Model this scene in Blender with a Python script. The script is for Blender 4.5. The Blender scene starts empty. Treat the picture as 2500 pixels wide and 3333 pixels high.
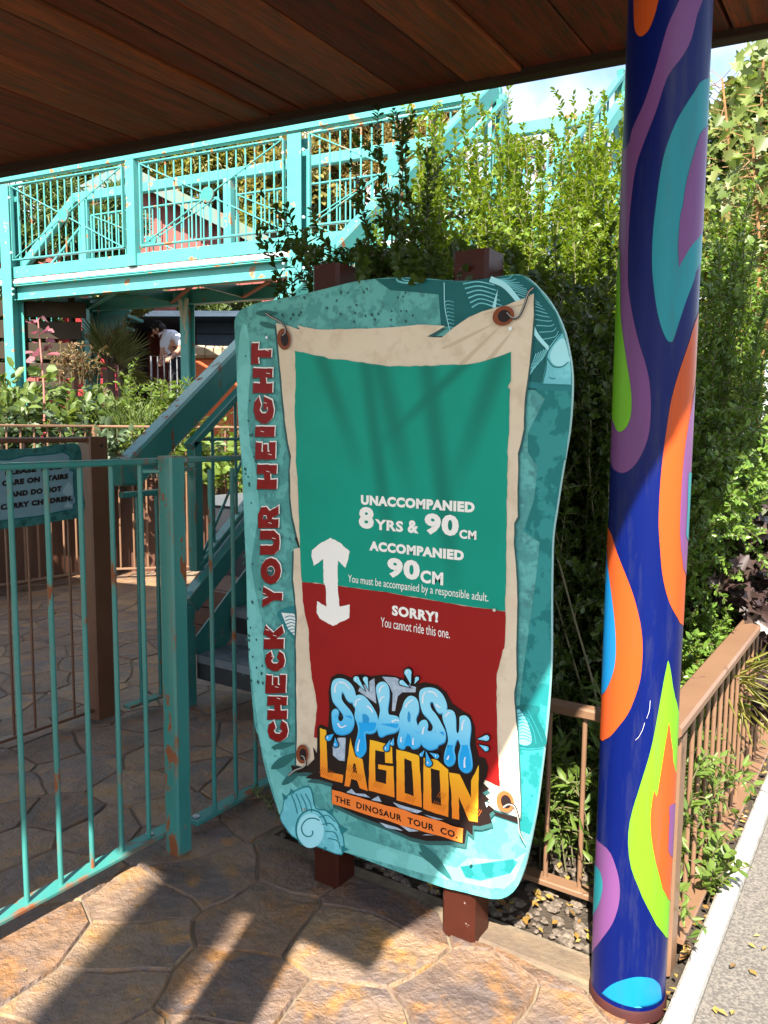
import bpy, bmesh, math, random
import numpy as np
from mathutils import Vector, Matrix, noise
from mathutils.geometry import tessellate_polygon

random.seed(7); RNG = np.random.default_rng(7)
SC = bpy.context.scene; COL = SC.collection
# ---------------------------------------------------------------- camera
# site frame: X along the sign board, Y away along the fence, Z up
YAW, PITCH, ROLL, HCAM = math.radians(33.6), math.atan(179/1700), 0.0078, 1.37
_R = np.array([[math.cos(YAW), -math.sin(YAW), 0], [math.sin(YAW), math.cos(YAW), 0], [0, 0, 1]])
_fw = np.array([0, math.cos(PITCH), -math.sin(PITCH)]); _r0 = np.array([1., 0, 0]); _u0 = np.cross(_r0, _fw)
RT = _R @ (math.cos(ROLL)*_r0 + math.sin(ROLL)*_u0)
UP = _R @ (math.cos(ROLL)*_u0 - math.sin(ROLL)*_r0)
FW = _R @ _fw
EYE = np.array([0, 0, HCAM])
cam = bpy.data.objects.new('camera', bpy.data.cameras.new('camera')); COL.objects.link(cam)
M4 = Matrix([[RT[0], UP[0], -FW[0], 0], [RT[1], UP[1], -FW[1], 0], [RT[2], UP[2], -FW[2], HCAM], [0, 0, 0, 1]])
cam.matrix_world = M4
cam.data.sensor_fit = 'VERTICAL'; cam.data.sensor_height = 36; cam.data.lens = 1700/2212*36
cam.data.clip_start = .05; cam.data.clip_end = 500
SC.camera = cam
# ---------------------------------------------------------------- sky, sun, exposure
SUN_EL, SUN_AZ = math.radians(48), Vector((.345, -.935))
world = bpy.data.worlds.new('World'); SC.world = world; world.use_nodes = True
wn = world.node_tree; wn.nodes.clear()
def wnode(t, **k):
    n = wn.nodes.new(t)
    for a, b in k.items(): setattr(n, a, b)
    return n
sky = wnode('ShaderNodeTexSky', sky_type='NISHITA', sun_disc=False, sun_elevation=SUN_EL,
            sun_rotation=math.atan2(SUN_AZ.x, SUN_AZ.y), air_density=1.0, dust_density=1.2, ozone_density=1.0)
tc = wnode('ShaderNodeTexCoord'); nz = wnode('ShaderNodeTexNoise'); nz.inputs['Scale'].default_value = 3.2; nz.inputs['Detail'].default_value = 7
cr = wnode('ShaderNodeValToRGB'); cr.color_ramp.elements[0].position = .44; cr.color_ramp.elements[1].position = .6
mx = wnode('ShaderNodeMix', data_type='RGBA'); mx.inputs[7].default_value = (5.0, 5.2, 5.6, 1)
bg = wnode('ShaderNodeBackground'); bg.inputs['Strength'].default_value = .076; out = wnode('ShaderNodeOutputWorld')
L_ = wn.links.new
L_(tc.outputs['Generated'], nz.inputs['Vector']); L_(nz.outputs['Fac'], cr.inputs[0]); L_(cr.outputs['Color'], mx.inputs[0])
L_(sky.outputs[0], mx.inputs[6]); L_(mx.outputs[2], bg.inputs[0]); L_(bg.outputs[0], out.inputs[0])
sun = bpy.data.objects.new('sun', bpy.data.lights.new('sun', 'SUN')); COL.objects.link(sun)
sun.data.energy = 4.3; sun.data.angle = math.radians(.55); sun.data.color = (1, .93, .82)
az = SUN_AZ.normalized()
sdir = Vector((az.x*math.cos(SUN_EL), az.y*math.cos(SUN_EL), math.sin(SUN_EL)))
sun.rotation_euler = sdir.to_track_quat('Z', 'Y').to_euler(); sun.location = (2, -6, 9)
vs = SC.view_settings; vs.view_transform = 'Standard'; vs.look = 'None'; vs.gamma = 1; vs.use_curve_mapping = False
vs.exposure = 2.35
# ---------------------------------------------------------------- where a photographed point stands
FS = 1700/.6636
def ray(x, y): return FW + RT*(x-1250)/FS - UP*(y-1666.5)/FS          # x, y on the 2500 x 3333 photograph
def onX(x, y, v): d = ray(x, y); return Vector(EYE + d*v/d[0])
def onY(x, y, v): d = ray(x, y); return Vector(EYE + d*v/d[1])
def onZ(x, y, v=0): d = ray(x, y); return Vector(EYE + d*(v-HCAM)/d[2])
def at(x, y, t): return Vector(EYE + ray(x/.6636, y/.6636)*t)          # x, y on the 1659 x 2212 view, t metres ahead
# ---------------------------------------------------------------- objects
def tag(o, label=None, cat=None, group=None, kind=None):
    for k, v in (('label', label), ('category', cat), ('group', group), ('kind', kind)):
        if v: o[k] = v
    return o
def thing(name, loc, label, cat, group=None):
    o = bpy.data.objects.new(name, None); COL.objects.link(o); o.location = loc; o.empty_display_size = .1
    return tag(o, label, cat, group)
def link(name, me, parent=None, loc=(0, 0, 0)):
    o = bpy.data.objects.new(name, me); COL.objects.link(o); o.parent = parent; o.location = loc
    return o
def root_loc(p):
    v = Vector((0, 0, 0))
    while p is not None: v = v + p.location; p = p.parent
    return v
class MB:
    def __init__(s): s.v, s.f, s.mi, s.cur = [], [], [], 0
    def add(s, vs, fs):
        n = len(s.v); s.v += [tuple(v) for v in vs]; s.f += [tuple(i+n for i in f) for f in fs]; s.mi += [s.cur]*len(fs); return s
    def box(s, a, b):
        x0, y0, z0 = a; x1, y1, z1 = b
        return s.add([(x0,y0,z0),(x1,y0,z0),(x1,y1,z0),(x0,y1,z0),(x0,y0,z1),(x1,y0,z1),(x1,y1,z1),(x0,y1,z1)],
                     [(0,3,2,1),(4,5,6,7),(0,1,5,4),(1,2,6,5),(2,3,7,6),(3,0,4,7)])
    def beam(s, p, q, w, h, up=(0, 0, 1), c=.004):
        p, q = Vector(p), Vector(q); d = (q-p).normalized(); up = Vector(up)
        x = d.cross(up)
        if x.length < 1e-4: x = d.cross(Vector((0, 1, 0)))
        x.normalize(); y = x.cross(d)
        a, b = w/2, h/2; c = min(c, a*.45, b*.45)
        sec = [(-a+c,-b),(a-c,-b),(a,-b+c),(a,b-c),(a-c,b),(-a+c,b),(-a,b-c),(-a,-b+c)]
        vs = []
        for e, k in ((p, 1), (q, -1)):
            for ins, sc in ((0, 1),):
                vs += [e + x*i + y*j for i, j in sec]
        fs = [tuple(range(8)), tuple(range(15, 7, -1))] + [(i, 8+i, 8+(i+1) % 8, (i+1) % 8) for i in range(8)]
        return s.add(vs, fs)
    def tube(s, pts, r, n=8, cap=True):
        pts = [Vector(p) for p in pts]; k = len(pts); rs = r if isinstance(r, (list, tuple)) else [r]*k
        vs = []; x = None
        for i, p in enumerate(pts):
            d = (pts[min(i+1, k-1)] - pts[max(i-1, 0)]).normalized()
            if x is None: x = d.orthogonal().normalized()
            else:
                x = x - d*x.dot(d)
                x = x.normalized() if x.length > 1e-6 else d.orthogonal().normalized()
            y = d.cross(x)
            vs += [p + (x*math.cos(2*math.pi*j/n) + y*math.sin(2*math.pi*j/n))*rs[i] for j in range(n)]
        fs = [(i*n+j, i*n+(j+1) % n, (i+1)*n+(j+1) % n, (i+1)*n+j) for i in range(k-1) for j in range(n)]
        if cap: fs += [tuple(range(n-1, -1, -1)), tuple(range((k-1)*n, k*n))]
        return s.add(vs, fs)
    def lathe(s, prof, c, n=32):
        vs = [(c[0]+r*math.cos(2*math.pi*j/n), c[1]+r*math.sin(2*math.pi*j/n), c[2]+z) for r, z in prof for j in range(n)]
        k = len(prof)
        fs = [(i*n+j, i*n+(j+1) % n, (i+1)*n+(j+1) % n, (i+1)*n+j) for i in range(k-1) for j in range(n)]
        fs += [tuple(range(n-1, -1, -1)), tuple(range((k-1)*n, k*n))]
        return s.add(vs, fs)
    def mesh(s, name, mats, org=(0, 0, 0), smooth=False):
        me = bpy.data.meshes.new(name); o = Vector(org)
        me.from_pydata([Vector(v)-o for v in s.v], [], s.f)
        mats = mats if isinstance(mats, (list, tuple)) else [mats]
        for m in mats: me.materials.append(m)
        if len(mats) > 1: me.polygons.foreach_set('material_index', s.mi)
        if smooth: me.shade_smooth(); me.set_sharp_from_angle(angle=math.radians(38))
        return me
    def build(s, name, mats, parent=None, smooth=False, loc=None):
        if parent is not None: return link(name, s.mesh(name, mats, root_loc(parent), smooth), parent)
        loc = loc or (0, 0, 0); return link(name, s.mesh(name, mats, loc, smooth), None, loc)
def extrude(loop, fn, t0, t1, mb=None):
    """solid from a 2D loop; fn(u, v, depth) gives the point"""
    mb = mb or MB(); n = len(loop)
    tri = tessellate_polygon([[Vector((u, v, 0)) for u, v in loop]])
    vs = [fn(u, v, t0) for u, v in loop] + [fn(u, v, t1) for u, v in loop]
    fs = [t for t in tri] + [tuple(n+i for i in reversed(t)) for t in tri] + [(i, (i+1) % n, n+(i+1) % n, n+i) for i in range(n)]
    return mb.add(vs, fs)
def smooth_loop(pts, k=4):
    n = len(pts); out = []
    for i in range(n):
        p0, p1, p2, p3 = (np.array(pts[(i+j) % n], float) for j in (-1, 0, 1, 2))
        for q in range(k):
            t = q/k
            out.append(tuple(.5*((2*p1) + (-p0+p2)*t + (2*p0-5*p1+4*p2-p3)*t*t + (-p0+3*p1-3*p2+p3)*t**3)))
    return out
def rough_loop(pts, step, amp, seed=0):
    r = random.Random(seed); out = []
    for i in range(len(pts)):
        a, b = Vector(pts[i]), Vector(pts[(i+1) % len(pts)]); n = max(1, int((b-a).length/step)); d = (b-a)
        nn = Vector((-d.y, d.x)).normalized() if d.length else Vector((0, 0))
        for j in range(n):
            p = a + d*(j/n)
            if j: p = p + nn*r.uniform(-amp, amp)
            out.append((p.x, p.y))
    return out
def inflate(pts, d):
    n = len(pts); A = sum(pts[i][0]*pts[(i+1) % n][1]-pts[(i+1) % n][0]*pts[i][1] for i in range(n)); sg = 1 if A > 0 else -1
    out = []
    for i in range(n):
        a, b, c = Vector(pts[i-1]), Vector(pts[i]), Vector(pts[(i+1) % n])
        e, f = (b-a), (c-b)
        if e.length < 1e-9 or f.length < 1e-9: out.append(tuple(b)); continue
        n1, n2 = Vector((e.y, -e.x)).normalized(), Vector((f.y, -f.x)).normalized()
        m = n1+n2
        m = m.normalized() if m.length > .2 else n1
        k = min(2., 1/max(.4, m.dot(n1)))
        p = b + m*d*k*sg; out.append((p.x, p.y))
    return out
# ---------------------------------------------------------------- materials
def mat(name, c1, c2=None, scale=6., rough=.5, bump=0., bscale=None, detail=6., contrast=(.35, .65), chips=None, spec=.5,
        stretch=None, metallic=0., coat=0., rough_var=0., c3=None, bdist=.01, island=0., dirt=None, vary=0., edge=0.):
    m = bpy.data.materials.new(name); m.use_nodes = True; nt = m.node_tree; nt.nodes.clear(); N = nt.nodes.new; K = nt.links.new
    o = N('ShaderNodeOutputMaterial'); b = N('ShaderNodeBsdfPrincipled'); K(b.outputs[0], o.inputs[0])
    tcn = N('ShaderNodeTexCoord'); vec = tcn.outputs['Object']
    if stretch:
        mp = N('ShaderNodeMapping'); mp.inputs['Scale'].default_value = stretch; K(vec, mp.inputs[0]); vec = mp.outputs[0]
    if island:
        g = N('ShaderNodeNewGeometry'); oi = N('ShaderNodeObjectInfo'); ad = N('ShaderNodeVectorMath'); ad.operation = 'MULTIPLY_ADD'
        cmb = N('ShaderNodeCombineXYZ'); K(oi.outputs['Random'], cmb.inputs[0]); K(oi.outputs['Random'], cmb.inputs[1]); K(g.outputs['Random Per Island'], cmb.inputs[2])
        ad.inputs[1].default_value = (37*island, 51*island, 29*island); K(cmb.outputs[0], ad.inputs[0]); K(vec, ad.inputs[2]); vec = ad.outputs[0]
    def noise_(sc, det=detail, rg=.6):
        n = N('ShaderNodeTexNoise'); n.inputs['Scale'].default_value = sc; n.inputs['Detail'].default_value = det
        n.inputs['Roughness'].default_value = rg; K(vec, n.inputs['Vector']); return n.outputs['Fac']
    def ramp(f, a, z):
        r = N('ShaderNodeMapRange'); r.inputs[1].default_value = a; r.inputs[2].default_value = z; K(f, r.inputs[0]); return r.outputs[0]
    def mix(f, a, bb):
        x = N('ShaderNodeMix'); x.data_type = 'RGBA'
        for s_, v in ((6, a), (7, bb)):
            if isinstance(v, tuple): x.inputs[s_].default_value = (*v, 1)
            else: K(v, x.inputs[s_])
        if isinstance(f, (int, float)): x.inputs[0].default_value = f
        else: K(f, x.inputs[0])
        return x.outputs[2]
    col = c1
    if c2: col = mix(ramp(noise_(scale), *contrast), c1, c2)
    if c3: col = mix(ramp(noise_(scale*2.7+1.3), .5, .68), col, c3)
    if dirt: col = mix(ramp(noise_(dirt[1], 8, .7), .52, .75), col, dirt[0])
    if vary:
        ov = N('ShaderNodeObjectInfo'); vr = N('ShaderNodeMapRange'); vr.inputs[3].default_value = 1-vary; vr.inputs[4].default_value = 1+vary; K(ov.outputs['Random'], vr.inputs[0]); hv = N('ShaderNodeHueSaturation'); K(vr.outputs[0], hv.inputs['Value'])
        hr = N('ShaderNodeMath'); hr.operation = 'MULTIPLY_ADD'; hr.inputs[1].default_value = .05*vary; hr.inputs[2].default_value = .5-.025*vary; K(ov.outputs['Random'], hr.inputs[0]); K(hr.outputs[0], hv.inputs['Hue']); K(col, hv.inputs['Color']); col = hv.outputs[0]
    hgt = None
    if chips:
        nf = noise_(chips[2], 7, .62)
        if edge:
            bv = N('ShaderNodeBevel'); bv.samples = 4; bv.inputs['Radius'].default_value = edge; gg = N('ShaderNodeNewGeometry'); dt = N('ShaderNodeVectorMath'); dt.operation = 'DOT_PRODUCT'
            K(bv.outputs[0], dt.inputs[0]); K(gg.outputs['Normal'], dt.inputs[1]); er = N('ShaderNodeMapRange'); er.inputs[1].default_value = .995; er.inputs[2].default_value = .80; er.inputs[3].default_value = -.035; er.inputs[4].default_value = .13
            K(dt.outputs['Value'], er.inputs[0]); sm = N('ShaderNodeMath'); K(nf, sm.inputs[0]); K(er.outputs[0], sm.inputs[1]); nf = sm.outputs[0]
        f = ramp(nf, chips[1], chips[1]+.015)
        f2 = ramp(noise_(chips[2]*.21, 3), .36, .5)
        ml = N('ShaderNodeMath'); ml.operation = 'MULTIPLY'; K(f, ml.inputs[0]); K(f2, ml.inputs[1])
        col = mix(ml.outputs[0], col, chips[0]); hgt = ml.outputs[0]
        rr = N('ShaderNodeMapRange'); rr.inputs[3].default_value = rough; rr.inputs[4].default_value = .85; K(hgt, rr.inputs[0]); K(rr.outputs[0], b.inputs['Roughness'])
    if isinstance(col, tuple): b.inputs['Base Color'].default_value = (*col, 1)
    else: K(col, b.inputs['Base Color'])
    if not chips:
        b.inputs['Roughness'].default_value = rough
        if rough_var:
            rr = N('ShaderNodeMapRange'); rr.inputs[3].default_value = max(.03, rough-rough_var); rr.inputs[4].default_value = rough+rough_var
            K(noise_(scale*1.7+2), rr.inputs[0]); K(rr.outputs[0], b.inputs['Roughness'])
    b.inputs['Specular IOR Level'].default_value = spec; b.inputs['Metallic'].default_value = metallic; b.inputs['Coat Weight'].default_value = coat
    if bump:
        bp = N('ShaderNodeBump'); bp.inputs['Strength'].default_value = bump; bp.inputs['Distance'].default_value = bdist
        K(noise_(bscale or scale*3, 8, .65), bp.inputs['Height']); K(bp.outputs[0], b.inputs['Normal'])
    return m
def leaf_mat(name, cols, trans=.35, rough=.45):
    m = bpy.data.materials.new(name); m.use_nodes = True; nt = m.node_tree; nt.nodes.clear(); N = nt.nodes.new; K = nt.links.new
    o = N('ShaderNodeOutputMaterial'); b = N('ShaderNodeBsdfPrincipled'); t = N('ShaderNodeBsdfTranslucent'); x = N('ShaderNodeMixShader')
    g = N('ShaderNodeNewGeometry'); r = N('ShaderNodeValToRGB'); r.color_ramp.interpolation = 'LINEAR'
    while len(r.color_ramp.elements) < len(cols): r.color_ramp.elements.new(.5)
    for i, c in enumerate(cols): r.color_ramp.elements[i].position = i/max(1, len(cols)-1); r.color_ramp.elements[i].color = (*c, 1)
    K(g.outputs['Random Per Island'], r.inputs[0]); K(r.outputs[0], b.inputs['Base Color'])
    hs = N('ShaderNodeHueSaturation'); hs.inputs['Hue'].default_value = .485; hs.inputs['Saturation'].default_value = 1.1; hs.inputs['Value'].default_value = 1.25
    K(r.outputs[0], hs.inputs['Color']); K(hs.outputs[0], t.inputs[0])
    b.inputs['Roughness'].default_value = rough; b.inputs['Specular IOR Level'].default_value = .4
    x.inputs[0].default_value = trans; K(b.outputs[0], x.inputs[1]); K(t.outputs[0], x.inputs[2]); K(x.outputs[0], o.inputs[0])
    return m
RUST = (.17, .05, .012)
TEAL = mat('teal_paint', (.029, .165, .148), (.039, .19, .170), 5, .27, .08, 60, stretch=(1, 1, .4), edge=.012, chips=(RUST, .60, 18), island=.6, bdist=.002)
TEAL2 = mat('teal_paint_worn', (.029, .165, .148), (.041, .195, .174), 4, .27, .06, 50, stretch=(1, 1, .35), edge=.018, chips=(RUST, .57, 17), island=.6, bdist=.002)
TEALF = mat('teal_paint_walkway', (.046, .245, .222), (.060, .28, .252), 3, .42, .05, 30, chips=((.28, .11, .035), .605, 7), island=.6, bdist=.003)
BROWN = mat('brown_paint', (.105, .046, .024), (.13, .058, .031), 6, .38, .15, 40, chips=((.13, .065, .04), .66, 18), island=.6, bdist=.002)
BROWN_L = mat('tan_brown_paint', (.150, .082, .047), (.175, .098, .056), 5, .4, .12, 40, chips=((.09, .045, .026), .64, 15), island=.6, bdist=.002)
POSTRED = mat('oxide_red_paint', (.036, .009, .005), (.048, .012, .007), 5, .35, .2, 22, chips=((.3, .24, .2), .665, 34), bdist=.003, spec=.15)
WOOD = mat('stained_boards', (.20, .044, .017), (.105, .030, .014), 3, .65, .7, 16, stretch=(9, .7, 9), contrast=(.35, .62), island=1, c3=(.05, .034, .022), bdist=.006, spec=.12, vary=.35, dirt=((.06, .05, .035), 2.2))
WOOD_D = mat('dark_timber', (.030, .013, .007), (.018, .009, .006), 3, .7, .4, 16, stretch=(1, 1, 8), island=1, spec=.2)
FENCEW = mat('brown_timber', (.085, .031, .015), (.06, .023, .011), 3, .6, .4, 14, stretch=(6, 6, .8), island=1)
STONE = mat('stamped_stone', (.215, .132, .076), (.105, .076, .066), 3.2, .47, 1.0, 5.5, contrast=(.38, .62), c3=(.245, .120, .040), bdist=.05, island=1, rough_var=.14, dirt=((.06, .042, .036), 8), vary=.24)
JOINT = mat('paving_joint', (.12, .09, .06), (.19, .15, .10), 20, .9, .6, 60)
CONC = mat('concrete_edging', (.165, .115, .07), (.10, .07, .048), 8, .85, .6, 60, c3=(.12, .09, .06))
KERB = mat('white_granite', (.42, .40, .37), (.32, .30, .27), 40, .8, .4, 90, c3=(.22, .21, .19), dirt=((.17, .14, .10), 14))
ASPH = mat('asphalt', (.16, .142, .12), (.08, .072, .064), 130, .9, 1.0, 150, contrast=(.42, .58), bdist=.006)
SOIL = mat('soil', (.04, .028, .018), (.07, .05, .032), 14, .95, 1.0, 40, bdist=.03)
LAWN = mat('ground_cover', (.06, .075, .025), (.10, .085, .045), 3, .95, .8, 20)
METAL = mat('galvanised_steel', (.42, .44, .45), (.33, .35, .37), 12, .42, .1, 60, metallic=.8)
TREAD = mat('tread_plate', (.14, .17, .20), (.20, .23, .26), 12, .38, .1, 60, metallic=.5)
STEELW = mat('pale_grating', (.5, .5, .5), (.42, .43, .43), 12, .5)
DARK = mat('dark_paint', (.012, .014, .018), (.02, .022, .026), 6, .5)
NAVY = mat('navy_boards', (.012, .03, .055), (.018, .04, .07), 5, .6, .2, 20)
REDW = mat('red_cladding', (.22, .045, .034), (.19, .04, .03), 3, .6, .1, 20)
GREENR = mat('green_roofing', (.09, .14, .095), (.065, .15, .16), 2, .6, .2, 20, c3=(.17, .08, .045))
REDSLAT = mat('red_slats', (.34, .03, .026), (.28, .02, .05), 3, .5, .1, 20, island=1)
ORANGE = mat('orange_render', (.5, .105, .024), (.42, .08, .02), 2, .7, .3, 12)
SANDST = mat('sandstone', (.36, .27, .18), (.27, .20, .13), 5, .8, .8, 20)
ROPE = mat('rope', (.36, .34, .25), (.27, .26, .19), 80, .9, .6, 90)
WHITE = mat('white_print', (.84, .82, .77), spec=.2); BOLT = mat('bolt_steel', (.6, .62, .62), rough=.35, metallic=.8)
BARK = mat('bark', (.11, .07, .045), (.07, .05, .035), 8, .9, .8, 20, bdist=.01)
TWIG = mat('green_twig', (.12, .10, .045), (.08, .075, .035), 12, .8)
# ================================================================ the setting: ground, paving, bed, kerb, path
g = MB(); g.box((-60, -40, -.5), (60, 90, -.045)); tag(g.build('ground', LAWN), kind='structure')
pv = MB(); pv.box((-7.2, -1.2, -.04), (-1.72, 5.6, -.0085)); pv.box((-1.72, -1.2, -.04), (-.42, 1.925, -.0085))
paving = tag(pv.build('paving', JOINT), kind='structure')
def clip(poly, a, b, c):                                               # keep a*x + b*y <= c
    out = []
    for i in range(len(poly)):
        p, q = poly[i], poly[(i+1) % len(poly)]; dp, dq = a*p[0]+b*p[1]-c, a*q[0]+b*q[1]-c
        if dp <= 0: out.append(p)
        if dp*dq < 0: t = dp/(dp-dq); out.append((p[0]+(q[0]-p[0])*t, p[1]+(q[1]-p[1])*t))
    return out
def wob(x, y): v = noise.noise_vector(Vector((x*4.5, y*4.5, 3.1))); w = noise.noise_vector(Vector((x*15, y*15, 8.))); return x+v.x*.04+w.x*.006, y+v.y*.04+w.y*.006
seeds = []; r_ = random.Random(21); sp = .285
for i in range(-2, 29):
    for j in range(-5, 22):
        seeds.append((-7.0+(i+.5*(j % 2))*sp*.98+r_.uniform(-.42, .42)*sp, -.1+j*sp+r_.uniform(-.42, .42)*sp))
def in_bed(x, y): return x > -1.72 and y > 1.86
n_stone = 0
for sx, sy in seeds:
    if not (-7.1 < sx < -.3 and -.6 < sy < 5.3) or (in_bed(sx, sy) and min(sx+1.72, sy-1.86) > .3): continue
    # leave out stones the photograph shows nothing of
    cx_ = math.cos(YAW)*sx+math.sin(YAW)*sy; cy_ = -math.sin(YAW)*sx+math.cos(YAW)*sy
    if cy_ < 1.35 or abs(cx_) > .49*cy_+.35: continue
    if sx > -6.0 and sy > 4.9: continue
    P = [(sx-1, sy-1), (sx+1, sy-1), (sx+1, sy+1), (sx-1, sy+1)]
    for qx, qy in seeds:
        if (qx, qy) == (sx, sy) or abs(qx-sx)+abs(qy-sy) > 1.6: continue
        P = clip(P, qx-sx, qy-sy, (qx*qx+qy*qy-sx*sx-sy*sy)/2)
        if len(P) < 3: break
    if len(P) < 3: continue
    P = clip(P, 1, 0, -.44)
    if in_bed(sx, sy): P = clip(P, 1, 0, -1.74) if sx+1.72 < sy-1.86 else clip(P, 0, 1, 1.865 if sx < -.95 else 1.80)
    elif sx > -1.74: P = clip(P, 0, 1, 1.865 if sx < -.95 else 1.80)
    elif sy > 1.86: P = clip(P, 1, 0, -1.74)
    elif len(P) > 2 and max(p[0] for p in P) > -1.74 and max(p[1] for p in P) > 1.87: P = clip(P, 0, 1, 1.865)
    if len(P) < 3: continue
    D_ = []
    for i in range(len(P)):
        a, b = P[i], P[(i+1) % len(P)]; L = math.hypot(b[0]-a[0], b[1]-a[1]); n = max(1, int(L/.06))
        D_ += [(a[0]+(b[0]-a[0])*k/n, a[1]+(b[1]-a[1])*k/n) for k in range(n)]
    D_ = [wob(*p) for p in D_]; c = (sum(p[0] for p in D_)/len(D_), sum(p[1] for p in D_)/len(D_))
    inr = lambda d: inflate(D_, -d)
    rim, top = inr(.0012+r_.random()*.0025), inr(.0075); n = len(D_)
    tz = r_.uniform(-.002, .002); tx, ty = r_.uniform(-.008, .008), r_.uniform(-.008, .008)
    hz = lambda p: tz + tx*(p[0]-c[0]) + ty*(p[1]-c[1])
    m = MB(); vs = [(x-c[0], y-c[1], -.010) for x, y in rim] + [(x-c[0], y-c[1], hz((x, y))) for x, y in top] + [(0, 0, tz+.0004)]
    m.add(vs, [(i, (i+1) % n, n+(i+1) % n, n+i) for i in range(n)] + [(n+i, n+(i+1) % n, 2*n) for i in range(n)])
    me = m.mesh('paving_stone', STONE); me.shade_smooth(); me.set_sharp_from_angle(angle=math.radians(24)); link('paving_stone', me, paving, (c[0], c[1], 0)); n_stone += 1
# concrete strip along the edge of the bed
e = MB(); e.beam((-.97, 1.862, -.0275), (-.43, 1.862, -.0275), .105, .05, c=.014)
tag(e.build('paving_edge', CONC), kind='structure')
# bed
bed = MB(); nx, ny = 36, 60; vs = []; fs = []
for j in range(ny+1):
    for i in range(nx+1):
        x, y = -1.72+1.33*i/nx, 1.91+8.1*j/ny
        edge = min(1, (x+1.72)/.15, (-.39-x)/.12+.25, (y-1.91)/.12)
        vs.append((x, y, -.03+max(0, edge)*(.014+.022*noise.noise(Vector((x*9, y*9, 0))))))
for j in range(ny):
    for i in range(nx): a = j*(nx+1)+i; fs.append((a, a+1, a+nx+2, a+nx+1))
bed.add(vs, fs); tag(bed.build('planting_bed', SOIL, smooth=True), kind='structure')
# kerb: single granite setts, then asphalt
kerb = bpy.data.objects.new('kerb', None); COL.objects.link(kerb); tag(kerb, kind='structure')
for k in range(-5, 12):
    y = 1.835+.62*k; m = MB(); m.beam((-.362, y+.003, -.008), (-.362, y+.617, -.008), .052, .075, c=.008); m.build('kerb_stone', KERB, kerb)
ap = MB(); ap.box((-.333, -12, -.2), (3.2, 30, -.004)); tag(ap.build('asphalt_path', ASPH), kind='structure')
# gravel and dead leaves on the bed and along the kerb
gm = MB(); r_ = random.Random(5)
def pebble(mb, x, y, z, r):
    vs = []; a0 = r_.random()*6
    for q, zz in ((.75, -.4), (1., .1), (.55, .62)):
        for k in range(5): a = a0+k*1.2566+r_.uniform(-.3, .3); s = q*r*r_.uniform(.8, 1.15); vs.append((x+math.cos(a)*s, y+math.sin(a)*s*.8, z+zz*r*.8))
    fs = [(5*i+k, 5*i+(k+1) % 5, 5*i+5+(k+1) % 5, 5*i+5+k) for i in range(2) for k in range(5)] + [(10, 11, 12, 13, 14)]
    mb.add(vs, fs)
for _ in range(900):
    x, y = r_.uniform(-1.7, -.44), 1.93+abs(r_.gauss(0, .35)); pebble(gm, x, y, -.012, r_.choice([.006, .008, .011, .016, .022])*r_.uniform(.8, 1.2))
GRAVEL = mat('gravel', (.13, .10, .075), (.06, .045, .034), 30, .85, .4, 60, island=1, c3=(.19, .15, .11))
tag(gm.build('gravel', GRAVEL), kind='stuff')
lm = MB()
for k in range(420):
    if k < 200: x, y = r_.uniform(-1.3, -.44), 1.92+abs(r_.gauss(0, .25))
    elif k < 360: x, y = r_.gauss(-.41, .012), r_.uniform(1.8, 5)
    else: x, y = -.30+abs(r_.gauss(0, .12)), r_.uniform(1.3, 4)
    s = r_.uniform(.008, .018); a = r_.random()*6.28; ca, sa = math.cos(a)*s, math.sin(a)*s; z = .001+r_.random()*.008
    lm.add([(x-ca, y-sa, z), (x+sa*.5, y-ca*.5, z+r_.random()*.008), (x+ca, y+sa, z+.003), (x-sa*.5, y+ca*.5, z+r_.random()*.008)], [(0, 1, 2), (0, 2, 3)])
for _ in range(26):
    x, y = r_.uniform(-2.4, -.5), r_.uniform(.9, 1.8); s = r_.uniform(.003, .009); a = r_.random()*6.28; ca, sa = math.cos(a)*s, math.sin(a)*s
    lm.add([(x-ca, y-sa, .004), (x+sa*.5, y-ca*.5, .007), (x+ca, y+sa, .005), (x-sa*.5, y+ca*.5, .008)], [(0, 1, 2), (0, 2, 3)])
tag(lm.build('fallen_leaves', leaf_mat('dry_leaf', [(.26, .15, .03), (.17, .085, .028), (.32, .24, .055), (.11, .06, .028)], .15)), kind='stuff')

# ================================================================ canopy
ROOF_Z = 2.62
def fas(s): return 2.308+(s+3.828)/(3.828-.453)*(2.846-2.308)          # front edge of the canopy
canopy = thing('canopy', (-2.2, 1.2, 0), 'low canopy of dark stained boards overhead with a plain front beam', 'canopy')
r_ = random.Random(3); xs = -6.3
edges = [-6.3]
known = [-3.52, -3.239, -2.9, -2.64, -2.36, -2.228, -2.09, -1.886, -1.67, -1.42, -1.206, -.97, -.76, -.55, -.34, -.04]
while edges[-1] < -3.75: edges.append(edges[-1]+r_.uniform(.2, .27))
edges[-1] = -3.74; edges += known
for a, b in zip(edges, edges[1:]):
    gap = r_.choice([.005, .007, .009, .014]); x0, x1 = a+gap/2, b-gap/2; dz = r_.uniform(-.006, .006)
    cuts = [-.58 if a > -1.3 else -1.75, fas((a+b)/2)-.03]  # left boards run further back, an unseen extension added to shade the ground
    if r_.random() < .35: cuts.insert(1, r_.uniform(.3, 1.4))
    if b > -.1:
        m = MB(); extrude([(x0, -.58), (-.27, -.58), (-.03, .7), (-.03, fas(-.1)-.03), (x0, fas(x0)-.03)], lambda u, v, d: (u, v, d), ROOF_Z, ROOF_Z+.028, m); m.build('board', WOOD, canopy); continue
    for y0, y1 in zip(cuts, cuts[1:]):
        m = MB(); m.beam(((x0+x1)/2, y0+.002, ROOF_Z+.014+dz), ((x0+x1)/2, y1-.002, ROOF_Z+.014+dz), x1-x0, .028, c=.004)
        o = m.build('board', WOOD, canopy)
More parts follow.
